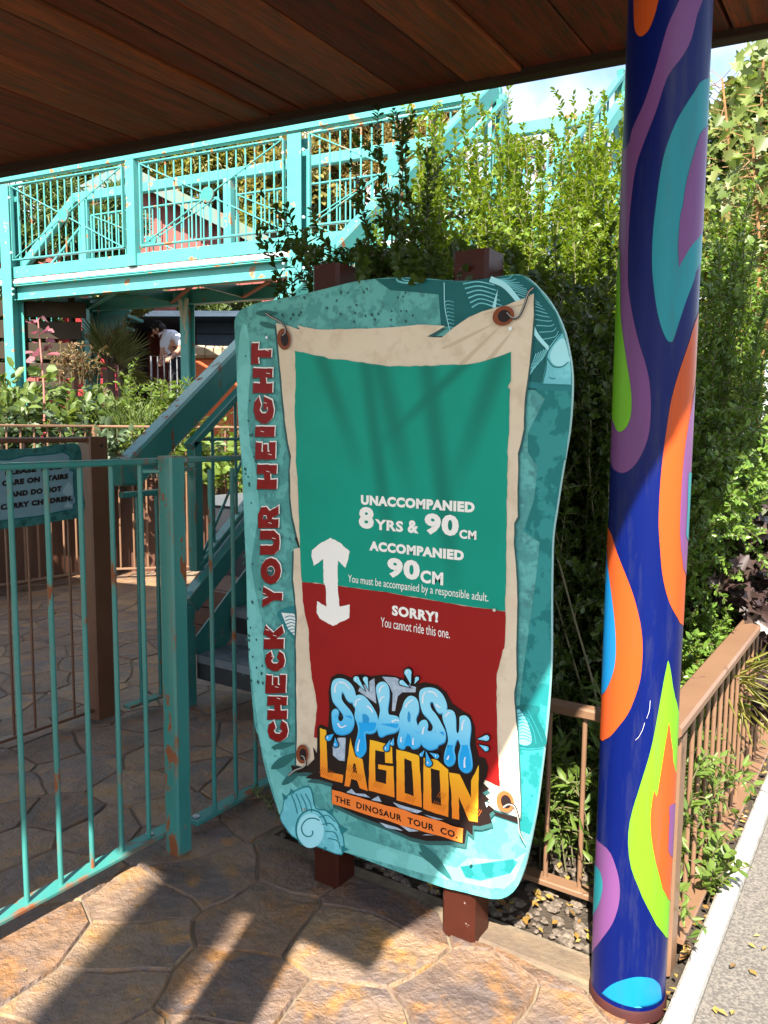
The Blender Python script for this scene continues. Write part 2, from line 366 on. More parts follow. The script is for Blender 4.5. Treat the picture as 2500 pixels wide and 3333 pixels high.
m = extrude([(-6.3, -.6), (-.28, -.6), (-.04, .7), (-.04, fas(-.04)), (-6.3, fas(-6.3))], lambda u, v, d: (u, v, d), 2.68, 2.72); m.box((-6.3, -1.78, 2.683), (-1.27, -.603, 2.723)); m.build('roof', WOOD_D, canopy)  # the box roofs the added rear-left extension that darkens the ground
m = MB(); m.beam((-6.3, fas(-6.3)-.03, 2.628), (-.04, fas(-.04)-.03, 2.652), .06, .10); m.build('front_beam', WOOD_D, canopy)
m = MB(); m.beam((-1.3, -.57, 2.60), (-.27, -.57, 2.60), .06, .16); m.beam((-6.3, -1.74, 2.60), (-1.3, -1.74, 2.60), .06, .16); m.build('rear_beam', WOOD_D, canopy)
m = MB(); m.tube([(-.62, -.5, 0), (-.62, -.5, 2.62)], .085, 24)
tag(m.build('canopy_column', mat('deep_blue_paint', (.003, .010, .10)), None, True, (-.62, -.5, 0)), 'plain blue round column under the rear edge of the canopy', 'column')
m = MB(); m.beam((.45, -4.2, 0), (.45, -4.2, 8.4), .26, .26)  # unseen, added only to lay a soft shadow band across the paving
tag(m.build('shadow_pole', WOOD_D, None, False, (.45, -4.2, 0)), 'unseen tall square pole added behind the canopy to cast a shadow band', 'pole')

# ================================================================ teal fence in front
FX = -1.95
fence = thing('metal_fence', (FX, 1.65, 0), 'chipped teal metal fence with round bars left of the height sign', 'fence')
rod = MB(); rod.tube([(0, 0, 0), (0, 0, 1.195)], .0078, 12, False); rod_me = rod.mesh('bar', TEAL, smooth=True)
rails = MB(); rails.tube([(FX, -.3, 1.262), (FX, 1.655, 1.262)], .001, 4)
def rail(p, q, w, h, name, mt, par, c=.006): m = MB(); m.beam(p, q, w, h, c=c); return m.build(name, mt, par)
rail((FX, -.4, 1.266), (FX, 1.68, 1.266), .046, .018, 'top_rail', TEAL, fence, .006)
rail((FX-.005, -.4, .055), (FX-.005, 1.69, .055), .058, .014, 'bottom_rail', TEAL2, fence, .004)
rail((FX, 1.76, 1.266), (FX, 3.05, 1.266), .044, .018, 'top_rail', TEAL, fence, .006)
rail((FX-.005, 1.775, .03), (FX-.005, 3.05, .03), .058, .014, 'bottom_rail', TEAL2, fence, .004)
for f_ in [1.167+.105*i for i in range(-13, 5)]: link('bar', rod_me, fence, (0, f_-1.65, .062))
for f_ in [1.875+.105*i for i in range(11)]: link('bar', rod_me, fence, (0, f_-1.65, .037)); 
pm = MB(); px0, px1, py0, py1 = -1.926, -1.862, 1.630, 1.692
pm.beam(((px0+px1)/2, (py0+py1)/2, 0), ((px0+px1)/2, (py0+py1)/2, 1.283), px1-px0, py1-py0, up=(0, 1, 0), c=.007)
post = pm.build('post', TEAL2, fence)
for p0, p1 in (((FX-.005, 1.60, 1.236), (FX+.025, 1.64, 1.236)), ((FX+.025, 1.69, 1.236), (FX-.005, 1.80, 1.236))): rail(p0, p1, .036, .012, 'bracket', TEAL2, post, .003)
for f_, z_ in ((1.60, .064), (1.80, .039)):
    m = MB(); m.lathe([(.013, 0), (.013, .003), (.006, .006)], (FX-.012, f_, z_), 12); m.build('bolt', METAL, post)

# ================================================================ brown fence with the small notice
BX = -3.12
bf = thing('brown_fence', (BX, 2.27, 0), 'brown metal fence with thin rods carrying the stairs notice', 'fence')
m = MB(); m.beam((BX, 2.278, -.01), (BX, 2.278, 1.325), .088, .10, up=(0, 1, 0), c=.006); bp_ = m.build('post', BROWN, bf)
m = MB(); m.tube([(BX+.0435, 2.29, 1.285), (BX+.0455, 2.29, 1.285)], .008, 12); m.build('bolt_hole', DARK, bp_)
rail((BX, -.4, 1.312), (BX, 2.23, 1.312), .045, .024, 'top_rail', BROWN, bf, .008)
rail((BX, -.4, .045), (BX, 2.23, .045), .035, .014, 'bottom_rail', BROWN, bf, .003)
brod = MB(); brod.tube([(0, 0, 0), (0, 0, 1.255)], .0058, 10, False); brod_me = brod.mesh('bar', BROWN, smooth=True)
for i in range(16): link('bar', brod_me, bf, (0, 2.135-.098*i-2.27, .05))
# ---- railing behind, round two sides of the brown timber wall
def railing(name, label, pts, top, low, step, r, mt, w=.045, postw=.0, rail_h=.022, skip_posts=(), group=None):
    base = Vector(pts[0]); t = thing(name, (base.x, base.y, 0), label, 'railing', group)
    rm = MB(); rm.tube([(0, 0, low), (0, 0, top)], r, 8, False); rme = rm.mesh('bar', mt, smooth=True)
    for a, b in zip(pts, pts[1:]):
        a, b = Vector((*a, 0)), Vector((*b, 0)); d = b-a; L = d.length; d.normalize()
        rail(a+Vector((0, 0, top)), b+Vector((0, 0, top)), w, rail_h, 'top_rail', mt, t, .006)
        rail(a+Vector((0, 0, low)), b+Vector((0, 0, low)), w, .016, 'bottom_rail', mt, t, .003)
        n = int(L/step)
        for i in range(1, n+1):
            p = a+d*(i*step-step*.4); link('bar', rme, t, (p.x-base.x, p.y-base.y, 0))
    if postw:
        for i, p in enumerate(pts):
            if i in skip_posts: continue
            m = MB(); m.beam((*p, 0), (*p, top+.012), postw, postw, up=(0, 1, 0), c=.005); m.build('post', mt, t)
    return t
railing('brown_railing', 'long brown railing in front of the low timber wall at the back', [(-6.1, .4), (-6.1, 2.6), (-6.02, 4.42), (-4.55, 6.0)], 1.375, .09, .118, .009, BROWN_L, .05, .085)
wall = thing('timber_wall', (-6.2, 4.6, 0), 'low brown timber board wall behind the back railing', 'wall')
def boards(par, a, b, z0, z1, th, w, mt, name='board', gap=.006):
    a, b = Vector((*a, 0)), Vector((*b, 0)); d = b-a; L = d.length; d.normalize(); n = max(1, round(L/w))
    for i in range(n):
        p, q = a+d*(L*i/n+gap/2), a+d*(L*(i+1)/n-gap/2); mid = (p+q)/2; m = MB()
        m.beam(mid+Vector((0, 0, z0)), mid+Vector((0, 0, z1)), (q-p).length, th, up=Vector((-d.y, d.x, 0)), c=.004); m.build(name, mt, par)
boards(wall, (-6.35, .3), (-6.35, 4.55), 0, .84, .03, .2, FENCEW); boards(wall, (-6.35, 4.6), (-4.7, 6.3), 0, .84, .03, .2, FENCEW)
m = MB(); m.beam((-6.37, .3, .865), (-6.37, 4.62, .865), .14, .045); m.beam((-6.4, 4.62, .8655), (-4.7, 6.35, .8655), .14, .045); m.build('cap', FENCEW, wall)
gd = MB(); nx, ny = 40, 24; vs = []; fs = []
gy = lambda x: 4.75+(x+6.3)*.98 if x > -6.3 else -2
for j in range(ny+1):
    for i in range(nx+1):
        x = -18+13.6*i/nx; y0 = gy(x) if x > -6.3 else -2; y = y0+(17-y0)*j/ny; vs.append((x if x <= -6.3 or x > -6.25 else x, y, .78+.06*noise.noise(Vector((x, y, 0)))+min(.5, j/ny*.9)))
for j in range(ny):
    for i in range(nx): a = j*(nx+1)+i; fs.append((a, a+1, a+nx+2, a+nx+1))
gd.add(vs, fs); tag(gd.build('raised_garden', SOIL, smooth=True), kind='structure')

# ================================================================ staircase
ST = thing('staircase', (-2.45, 2.7, 0), 'steep teal steel staircase with tread plate steps behind the height sign', 'staircase')
SL = .8; f0, z0_, go, ri = 2.67, .245, .235, .188
for i in range(15):
    f_, z_ = f0+go*i, z0_+ri*i; tm = MB(); tm.box((-2.885, f_, z_-.12), (-1.985, f_+go+.02, z_)); td = tm.build('step', DARK, ST)
    pm_ = MB(); pm_.box((-2.88, f_-.004, z_+.0005), (-1.99, f_+go+.015, z_+.005)); pm_.box((-2.88, f_-.006, z_-.035), (-1.99, f_-.0005, z_+.005))
    if i < 4:
        for k in range(30):
            for q in range(7):
                x_, y_ = -2.865+.0295*k+(.0147 if q % 2 else 0), f_+.012+.033*q
                pm_.add([(x_-.010, y_, z_+.0052), (x_, y_-.004, z_+.0085), (x_+.010, y_, z_+.0052), (x_, y_+.004, z_+.0085)], [(0, 1, 2, 3)])
    pm_.build('tread_plate', TREAD, td)
    if i < 3: rp = MB(); rp.box((-2.88, f_+go+.004, z_-.0), (-1.99, f_+go+.010, z_+ri-.05)); rp.build('riser', TREAD, td)
def inc(x, f_a, z_a, f_b, w, h, name, mt=TEAL, c=.004, sl=SL): return rail((x, f_a, z_a), (x, f_b, z_a+sl*(f_b-f_a)), w, h, name, mt, ST, c)
for x in (-2.90, -1.965):
    inc(x, 2.70, .225, 6.35, .012, .20, 'stringer', TEAL, .002); m = MB(); m.box((x-.03, 2.59, 0), (x+.03, 2.65, .50)); m.build('stringer_foot', TEAL, ST)
    inc(x-.03, 2.66, .495, 6.35, .075, .095, 'side_channel', TEAL)
m = MB(); m.beam((-3.04, 2.335, 1.165), (-3.04, 2.45, 1.165), .094, .132, c=.012); m.beam((-3.04, 2.40, 1.150), (-3.04, 6.15, 1.150+SL*3.75), .10, .14, c=.012); m.build('handrail', TEAL2, ST)
m = MB(); m.beam((-1.93, 2.70, 1.10), (-1.93, 6.20, 1.10+.8*3.5), .07, .10, c=.010); m.build('handrail', TEALF, ST)
for x0, mt in ((-2.95, TEAL), (-1.965, TEAL)):
    m = MB(); m.beam((x0, 2.738, .655), (x0, 2.738, 1.30), .055, .055, up=(0, 1, 0)); m.build('post', mt, ST)
    inc(x0, 2.70, 1.275, 6.2, .055, .035, 'guard_rail', mt); inc(x0, 2.74, .672, 6.2, .06, .032, 'guard_rail', mt)
    m = MB(); m.beam((x0, 2.75, 1.312), (x0, 3.10, 1.312), .016, .016); m.build('middle_rail', mt, ST)
    for i in range(7): f_ = 2.765+.30*i; z_ = .70+SL*(f_-2.765); m = MB(); m.tube([(x0, f_, z_), (x0, f_+.32, z_+.52)], .0075, 8, False); m.build('slanted_bar', mt, ST, True)
    for i in range(20): f_ = 2.86+.165*i; z_ = .672+SL*(f_-2.74); m = MB(); m.tube([(x0, f_, z_), (x0, f_, z_+.63)], .0085, 8, False); m.build('bar', mt, ST, True)
    for i in range(3):
        f_ = 3.9+1.1*i; z_ = z0_+SL*(f_-f0); m = MB(); m.beam((x0-.0, f_, z_), (x0, f_, z_+1.05), .05, .05, up=(0, 1, 0)); m.build('post', mt, ST)
# short guard between the brown post and the stairs
m = MB(); m.beam((-3.0, 2.33, 1.06), (-3.0, 2.56, 1.06), .03, .028); m.beam((-3.0, 2.555, 1.055), (-3.0, 2.70, 1.055+.125), .035, .028); m.build('low_rail', TEAL, ST)
rail((-3.0, 2.33, .055), (-3.0, 2.73, .055), .055, .014, 'bottom_rail', TEAL2, ST)
for f_ in (2.42, 2.535, 2.65): m = MB(); m.tube([(-3.0, f_, .06), (-3.0, f_, 1.06)], .0095, 10, False); m.build('bar', TEAL, ST, True)
# supports under the flight
for x in (-2.9, -1.97):
    for f_ in (4.3, 5.7): m = MB(); m.beam((x, f_, -.03), (x, f_, .20+SL*(f_-f0)), .09, .09, up=(0, 1, 0)); m.build('support', TEAL, ST)
# black bin and brown planter behind the stairs
bl = at(545, 1215, 5.9); bn = thing('waste_bin', (bl.x-.05, bl.y, 0), 'black square waste bin with a grey lid behind the stairs', 'bin')
m = MB(); m.beam((bn.location.x, bn.location.y, .0), (bn.location.x, bn.location.y, .80), .36, .36, up=(0, 1, 0), c=.03); m.build('body', DARK, bn)
m = MB(); m.beam((bn.location.x, bn.location.y, .805), (bn.location.x, bn.location.y, .87), .40, .40, up=(0, 1, 0), c=.05); m.build('lid', mat('grey_lid', (.09, .10, .11), rough=.4), bn)
bl = at(492, 1250, 5.0); bxp = thing('timber_box', (bl.x, bl.y, 0), 'low brown timber box beside the black bin', 'planter')
for i in range(3): m = MB(); m.beam((bl.x-.3, bl.y-.1, .06+.12*i), (bl.x+.3, bl.y-.1, .06+.12*i), .03, .114); m.build('board', FENCEW, bxp)
m = MB(); m.box((bl.x-.3, bl.y-.08, 0), (bl.x+.3, bl.y+.3, .36)); m.build('body', FENCEW, bxp)

# ================================================================ footbridge
WP0 = Vector((-4.915, 5.873, 0)); WD = Vector((-.9883, -.1524, 0)); WN = Vector((.1524, -.9883, 0))
def wp(a, off, z): return WP0 + WD*a - WN*off + Vector((0, 0, z))
def wpx(x, y, off=0):
    d = Vector(ray(x/.6636, y/.6636)); o = WP0-WN*off; t = (o.x*WN.x+o.y*WN.y)/(d.x*WN.x+d.y*WN.y); p = Vector(EYE)+d*t; q = p-WP0
    return q.x*WD.x+q.y*WD.y, p.z
FB = thing('footbridge', tuple(wp(0, .5, 0)), 'teal steel footbridge with crossed guard panels and rust spots', 'bridge')
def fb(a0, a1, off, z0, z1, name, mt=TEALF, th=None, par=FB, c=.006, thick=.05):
    m = MB(); m.beam(wp(a0, off, (z0+z1)/2), wp(a1, off, (z0+z1)/2), thick, z1-z0, c=c); return m.build(name, mt, par)
def col_(a, off, z0, z1, w=.15, dpt=.15, name='column', mt=TEALF):
    m = MB()
    for o in (-dpt/2, dpt/2): m.beam(wp(a, off+o, z0), wp(a, off+o, z1), w, .014, up=WN, c=.003)
    m.beam(wp(a, off, z0), wp(a, off, z1), .012, dpt-.016, up=WN, c=.002)
    return m.build(name, mt, FB)
for a, top in ((.01, 4.08), (3.83, 4.08)):
    co = col_(a, .06, .7, top)
    for z in (3.92, 3.32, 2.86, 2.92):
        for s in (-.11, .11):
            m = MB(); p = wp(a+s, -.02, z); m.tube([p, p+WN*.02], .014, 8); m.build('bolt', BOLT, co)
col_(3.65, 1.05, .7, 2.92, .14, .14); col_(2.13, 1.05, .7, 2.92, .115, .12); col_(-1.6, 1.05, 0, 2.92, .14, .14); col_(-3.05, .1, 0, 4.1, .12, .12)
for a in (2.0, -1.94): m = MB(); m.beam(wp(a, .04, 3.05), wp(a, .04, 4.11), .11, .10, up=WN, c=.008); m.build('post', TEALF, FB)
fb(-1.95, 4.6, .04, 4.115, 4.185, 'handrail', thick=.07)
fb(-1.95, 4.0, .03, 3.05, 3.175, 'toe_board', thick=.012); fb(-3.1, 4.0, 1.1, 3.05, 3.17, 'toe_board', thick=.012)
# open grating seen edge on
gr = MB(); gr.beam(wp(-3.1, .55, 3.032), wp(4.0, .55, 3.032), 1.04, .022)
gr.beam(wp(-3.1, .022, 3.005), wp(4.0, .022, 3.005), .012, .028)
gr.build('grating', STEELW, FB)
fb(-1.95, 4.0, .03, 2.975, 2.990, 'edge_strip', thick=.03)
bm_ = MB()
for z, w in ((2.965, .11), (2.808, .11)): bm_.beam(wp(-1.95, .075, z), wp(3.78, .075, z), w, .012, c=.003)
bm_.beam(wp(-1.95, .085, 2.887), wp(3.78, .085, 2.887), .010, .146, c=.002); bm_.build('edge_beam', TEALF, FB)
bm_ = MB()
for z, w in ((2.965, .11), (2.808, .11)): bm_.beam(wp(-3.1, 1.05, z), wp(3.78, 1.05, z), w, .012, c=.003)
bm_.beam(wp(-3.1, 1.05, 2.887), wp(3.78, 1.05, 2.887), .010, .146, c=.002); bm_.build('edge_beam', TEALF, FB)
PRIMER = mat('salmon_primer', (.26, .095, .05), (.22, .075, .04), 6, .6)
for a0, a1, mt in ((.3, 1.3, PRIMER), (1.3, 2.3, PRIMER), (2.3, 3.6, TEALF)):
    m = MB(); m.beam(wp(a0, .12, 2.83), wp(a1, .99, 2.83), .05, .02); m.build('brace', mt, FB)
for a in (-.9, .0, 1.3, 2.3, 3.6): m = MB(); m.beam(wp(a, .14, 2.89), wp(a, .99, 2.89), .03, .12); m.build('cross_beam', TEAL, FB)
def panel(a0, a1, off, z0, z1, n, cross=True, plate=True):
    fm = MB()
    for p, q in (((a0, z0), (a1, z0)), ((a0, z1), (a1, z1)), ((a0, z0), (a0, z1)), ((a1, z0), (a1, z1))):
        m_ = wp(p[0], off, p[1]), wp(q[0], off, q[1]); fm.beam(m_[0], m_[1], .045, .016, up=(0, 0, 1) if p[1] == q[1] else WD, c=.003)
    gp = fm.build('guard_panel', TEALF, FB); o = root_loc(gp)
    me = MB(); me.beam((0, 0, z0), (0, 0, z1), .014, .014, up=(0, 1, 0), c=.003); me = me.mesh('bar', TEALF)
    for i in range(1, n): link('bar', me, gp, wp(a0+(a1-a0)*i/n, off, 0)-o)
    if cross:
        for p, q in (((a0, z0), (a1, z1)), ((a0, z1), (a1, z0))): m = MB(); m.beam(wp(p[0], off-.014, p[1]), wp(q[0], off-.014, q[1]), .012, .012); m.build('brace', TEALF, gp)
        c = wp((a0+a1)/2, off-.02, (z0+z1)/2); m = MB(); m.tube([c, c+WN*.02], .075, 20); m.build('disc', TEAL2, gp)
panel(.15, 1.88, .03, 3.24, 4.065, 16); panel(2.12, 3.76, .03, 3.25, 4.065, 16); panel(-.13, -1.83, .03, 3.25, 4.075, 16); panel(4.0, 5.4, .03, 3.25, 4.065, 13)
# far side of the bridge
m = MB(); m.beam(wp(3.88, 1.1, 4.22), wp(-3.1, 1.1, 4.22), .08, .115, c=.01); m.beam(wp(3.86, 1.1, 4.235), wp(5.1, 1.1, 3.25), .08, .115, c=.01); m.build('handrail', TEALF, FB)
for a in (3.75, 1.55, -.5, -2.2): m = MB(); m.beam(wp(a, 1.1, 3.0), wp(a, 1.1, 4.17), .1, .1, up=WN, c=.008); m.build('post', TEALF, FB)
panel(3.6, 1.68, 1.08, 3.2, 3.98, 18); panel(1.42, -.38, 1.08, 3.2, 3.98, 17); panel(-.62, -2.1, 1.08, 3.2, 3.98, 13, True); 
m = MB(); m.beam(wp(3.7, 1.1, 3.95), wp(4.9, 1.1, 3.0), .04, .03); m.build('guard_rail', TEALF, FB)
for i in range(8): a = 3.85+.13*i; m = MB(); m.beam(wp(a, 1.1, 2.95-.5*(a-3.85)), wp(a, 1.1, 3.82-.79*(a-3.85)), .014, .014, up=WN, c=.003); m.build('bar', TEALF, FB)
# perforated soffit strip under the deck
m = MB()
for i in range(150):
    for j in range(3): a = -.2+.027*i+(.013 if j % 2 else 0); z = 2.69+.03*j; m.tube([wp(a, 1.02, z-.016), wp(a+.012, 1.02, z), wp(a, 1.02, z+.016)], .0022, 3, False)
m = m.build('mesh_screen', TEAL2, FB); m['kind'] = 'stuff'
# rope hung on the column
cp = at(416, 648, 9.0); rp = MB()
for k, (dx, dz) in enumerate(((.05, .30), (.075, .27), (.035, .22))):
    pts = [cp + Vector((-.02-dx+.0, -.12, 0))+Vector((dx*2*(i/12), 0, -dz*math.sin(math.pi*i/12))) for i in range(13)]; rp.tube(pts, .011, 6)
rp.tube([cp+Vector((-.03, -.12, -.22)), cp+Vector((0, -.12, -.34)), cp+Vector((.03, -.12, -.36)), cp+Vector((.0, -.12, -.50))], .010, 6)
tag(rp.build('rope', ROPE, None, True, tuple(cp)), 'pale rope looped round a hook on the bridge column', 'rope')
# ================================================================ lettering helper
def glyphs(string, bold=.02, space=1.):
    cu = bpy.data.curves.new('t', 'FONT'); cu.body = string; cu.offset = bold; cu.space_character = space; cu.resolution_u = 3
    ob = bpy.data.objects.new('t', cu); COL.objects.link(ob); dg = bpy.context.evaluated_depsgraph_get(); dg.update()
    me = bpy.data.meshes.new_from_object(ob.evaluated_get(dg)); bpy.data.objects.remove(ob); bpy.data.curves.remove(cu)
    vs = np.array([v.co[:2] for v in me.vertices]); fs = [tuple(p.vertices) for p in me.polygons]; bpy.data.meshes.remove(me)
    lo, hi = vs.min(0), vs.max(0); return (vs-lo)/(hi-lo), fs
def lettering(name, string, bl, br, tl, nrm, mt, parent, bold=.02, space=1., desc=0.):
    """flat print: the words fill the box bl-br-tl (desc: share of the height below the base line)"""
    v, fs = glyphs(string, bold, space); bl, br, tl, nrm = Vector(bl), Vector(br), Vector(tl), Vector(nrm); X_, Y_ = br-bl, tl-bl
    hh = 1/(1-desc); m = MB(); m.add([bl+X_*a+Y_*((b-desc)*hh)+nrm for a, b in v], fs); return m.build(name, mt, parent)

# ================================================================ height sign
BF = 1.766; KS = .69922
def A(*p): return [(740+x*KS, 850+y*KS) for x, y in p]
def B(*p): return [(740+x*KS, 1450+y*KS) for x, y in p]
def Cc(*p): return [(740+x*KS, 2100+y*KS) for x, y in p]
def Lg(*p): return [(960+x*.434, 2120+y*.434) for x, y in p]
def Z6(*p): return [(1200+x*.7836, 2400+y*.7836) for x, y in p]
def Z5(*p): return [(x*.7836, 2400+y*.7836) for x, y in p]
def VV(*p): return [(760+x*.61856, 1080+y*.61935) for x, y in p]
def bd(p): q = onY(p[0], p[1], BF); return (q.x, q.z)
SIGN = thing('height_sign', (-1.15, 1.8, 0), 'tall printed height check board in teal with green and red panels on two posts', 'sign')
for x0, x1, top in ((-1.435, -1.342, 1.826), (-.985, -.886, 1.812)):
    m = MB(); m.beam(((x0+x1)/2, 1.83, -.005), ((x0+x1)/2, 1.83, top), x1-x0, .098, up=(0, 1, 0), c=.009); m.build('post', POSTRED, SIGN)
outline = A((33,300),(40,258),(62,228),(100,208),(160,190),(230,178),(300,165),(380,147),(450,130),(520,112),(600,94),(700,81),(780,75),(880,76),(960,83),(1040,90),(1100,92),(1180,86),(1260,73),(1330,62),(1370,64),(1405,82),(1440,115),(1485,165),(1530,235),(1568,325),(1590,420),(1602,500),(1605,590),(1600,700),(1590,800)) + \
    B((1570,60),(1555,150),(1535,280),(1515,420),(1510,560),(1508,700),(1508,850)) + Cc((1507,60),(1500,200),(1490,340),(1475,480),(1458,620),(1440,760),(1420,870)) + \
    Z6((662,480),(642,560),(612,628),(570,664),(520,672),(460,660),(380,640),(305,622),(150,570)) + Z5((1440,480),(1330,455),(1262,428),(1218,405),(1187,370),(1150,290),(1115,180),(1090,80),(1075,0)) + \
    Cc((130,380),(114,240),(104,110)) + B((100,1000),(94,800),(88,600),(80,400),(72,200),(62,20)) + A((55,800),(47,620),(40,450))
outl = smooth_loop([bd(p) for p in outline], 3)
_mat = mat
def mat(*a, **k):
    k.setdefault('spec', .18); return _mat(*a, **k)
BTEAL = mat('printed_teal_stone', (.115, .40, .38), (.075, .30, .29), 17, .42, 0, contrast=(.47, .53), detail=3, c3=(.06, .22, .22))
BTEALL = mat('printed_light_teal', (.18, .54, .52), (.15, .47, .45), 17, .42, 0, contrast=(.46, .54), detail=3)
BTEALD = mat('printed_deep_teal', (.012, .165, .17), (.03, .25, .25), 20, .42, 0, contrast=(.47, .53), detail=3)
BTEALDD = mat('printed_dark_teal', (.006, .10, .105), (.01, .12, .125), 14, .42)
AQUA = mat('printed_aqua', (.20, .60, .66), (.15, .50, .56), 14, .42, contrast=(.46, .54)); AQUAL = mat('printed_pale_aqua', (.36, .74, .80), rough=.42)
INK = mat('printed_teal_ink', (.02, .19, .21), rough=.42); LEAFG = mat('printed_leaf', (.025, .13, .125), rough=.42)
EDGE = mat('board_edge', (.35, .62, .60), rough=.4)
CREAM = mat('printed_cream', (.70, .60, .46), (.64, .53, .39), 7, .45, c3=(.58, .47, .34))
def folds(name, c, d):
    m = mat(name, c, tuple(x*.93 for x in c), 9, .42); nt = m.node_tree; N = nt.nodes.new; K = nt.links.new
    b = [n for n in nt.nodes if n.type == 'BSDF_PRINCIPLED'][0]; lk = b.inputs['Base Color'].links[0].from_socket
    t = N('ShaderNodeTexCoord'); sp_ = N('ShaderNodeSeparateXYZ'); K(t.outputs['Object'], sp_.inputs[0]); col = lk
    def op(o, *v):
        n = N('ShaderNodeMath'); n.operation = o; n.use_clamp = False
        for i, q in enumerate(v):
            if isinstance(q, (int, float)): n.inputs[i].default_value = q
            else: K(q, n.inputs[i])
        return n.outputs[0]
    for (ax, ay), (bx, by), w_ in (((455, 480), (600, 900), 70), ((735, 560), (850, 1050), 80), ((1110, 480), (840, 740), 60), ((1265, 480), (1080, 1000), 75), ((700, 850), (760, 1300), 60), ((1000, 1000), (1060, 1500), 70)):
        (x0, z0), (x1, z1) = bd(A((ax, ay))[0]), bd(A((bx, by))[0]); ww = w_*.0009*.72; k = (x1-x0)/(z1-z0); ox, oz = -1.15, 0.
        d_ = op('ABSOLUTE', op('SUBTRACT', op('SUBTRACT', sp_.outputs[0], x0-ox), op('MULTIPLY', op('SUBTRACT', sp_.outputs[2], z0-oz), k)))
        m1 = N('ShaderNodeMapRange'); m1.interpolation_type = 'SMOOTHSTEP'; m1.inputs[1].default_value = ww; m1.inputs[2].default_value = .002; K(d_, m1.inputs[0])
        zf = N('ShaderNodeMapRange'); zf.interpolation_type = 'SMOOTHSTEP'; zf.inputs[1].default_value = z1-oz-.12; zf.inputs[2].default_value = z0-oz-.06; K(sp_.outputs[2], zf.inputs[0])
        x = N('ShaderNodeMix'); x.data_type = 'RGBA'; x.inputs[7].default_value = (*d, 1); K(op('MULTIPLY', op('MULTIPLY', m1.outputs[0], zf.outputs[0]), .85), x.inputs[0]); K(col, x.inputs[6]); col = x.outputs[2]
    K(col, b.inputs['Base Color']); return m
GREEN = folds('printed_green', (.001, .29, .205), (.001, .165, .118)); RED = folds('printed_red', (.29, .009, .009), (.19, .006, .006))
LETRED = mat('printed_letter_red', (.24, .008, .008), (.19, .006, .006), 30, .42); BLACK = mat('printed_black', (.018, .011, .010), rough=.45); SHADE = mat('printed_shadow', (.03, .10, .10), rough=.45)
m = extrude(outl, lambda u, v, d: (u, BF+d, v), 0, .012); m.cur = 1; nf = len(outl); tri = len(m.f)
m.mi = [1 if len(f) == 4 else 0 for f in m.f]; board = m.build('board', [BTEAL, EDGE], SIGN)
def art(name, loops, k, mt, parent=board, sm=0, inf=0.):
    """one flat layer of the board's print, k steps of 0.6 mm in front of it"""
    if isinstance(loops[0][0], (int, float)): loops = [loops]
    loops = [[bd(p) for p in lp] for lp in loops]
    if sm: loops = [smooth_loop(lp, sm) for lp in loops]
    if inf: loops = [inflate(lp, inf) for lp in loops]
    return flat(name, [loops], k, mt, parent)
SINGLY = {'fern_leaf', 'water_drop', 'logo_stone', 'logo_letter', 'letter', 'eyelet', 'fish_eye', 'stone_facet', 'ammonite_spine', 'banner_tear', 'fish_spine', 'cord', 'shell_arc', 'fish_line', 'fin_shadow'}
def flat(name, shapes, k, mt, parent=board, first=0):
    if name in SINGLY and len(shapes) > 1: return [flat(name, [sh], k+.35*(i % 12)/12, mt, parent) for i, sh in enumerate(shapes)]
    m = MB(); y = BF-.0006*k
    for i_, loops in enumerate(shapes):
        y = BF-.0006*(k+.35*(i_ % 12)/12+(.17 if name in ('sea_bed', 'shell_arc') else 0))
        tri = tessellate_polygon([[Vector((u, v, 0)) for u, v in lp] for lp in loops]); pts = [p for lp in loops for p in lp]
        m.add([(u, y, v) for u, v in pts], tri)
    o = m.build(name, mt, parent)
    if name.split('_')[-1] in ('scratch', 'speck', 'ribs', 'line', 'shine', 'outline'): o['kind'] = 'stuff'
    return o
KSTEP = [0]
def many(name, polys, k, mt, sm=0, inf=0.):
    sh = []
    for lp in polys:
        lp = [bd(p) for p in lp]; lp = smooth_loop(lp, sm) if sm else lp; sh.append([inflate(lp, inf) if inf else lp])
    return flat(name, sh, k, mt)
def ribbon(pts, w0, w1=None):
    """strip along a line of photographed points, widths in photographed pixels"""
    w1 = w0 if w1 is None else w1; pts = smooth_open(pts); n = len(pts); l, r = [], []
    for i, p in enumerate(pts):
        a, b = Vector(pts[max(0, i-1)]), Vector(pts[min(n-1, i+1)]); d = (b-a); d = d.normalized() if d.length else Vector((1, 0)); q = Vector((-d.y, d.x))*(w0+(w1-w0)*i/(n-1))/2
        l.append((p[0]+q.x, p[1]+q.y)); r.append((p[0]-q.x, p[1]-q.y))
    return l+r[::-1]
def smooth_open(p, k=4):
    if len(p) < 3: return p
    e = [(2*p[0][0]-p[1][0], 2*p[0][1]-p[1][1])]+list(p)+[(2*p[-1][0]-p[-2][0], 2*p[-1][1]-p[-2][1])]; out = []
    for i in range(1, len(e)-2):
        p0, p1, p2, p3 = (np.array(e[i+j], float) for j in (-1, 0, 1, 2))
        for q in range(k): t = q/k; out.append(tuple(.5*((2*p1)+(-p0+p2)*t+(2*p0-5*p1+4*p2-p3)*t*t+(-p0+3*p1-3*p2+p3)*t**3)))
    return out+[tuple(p[-1])]
def ell(c, rx, ry, n=20, rot=0.): return [(c[0]+rx*math.cos(a)*math.cos(rot)-ry*math.sin(a)*math.sin(rot), c[1]+rx*math.cos(a)*math.sin(rot)+ry*math.sin(a)*math.cos(rot)) for a in [2*math.pi*i/n for i in range(n)]]
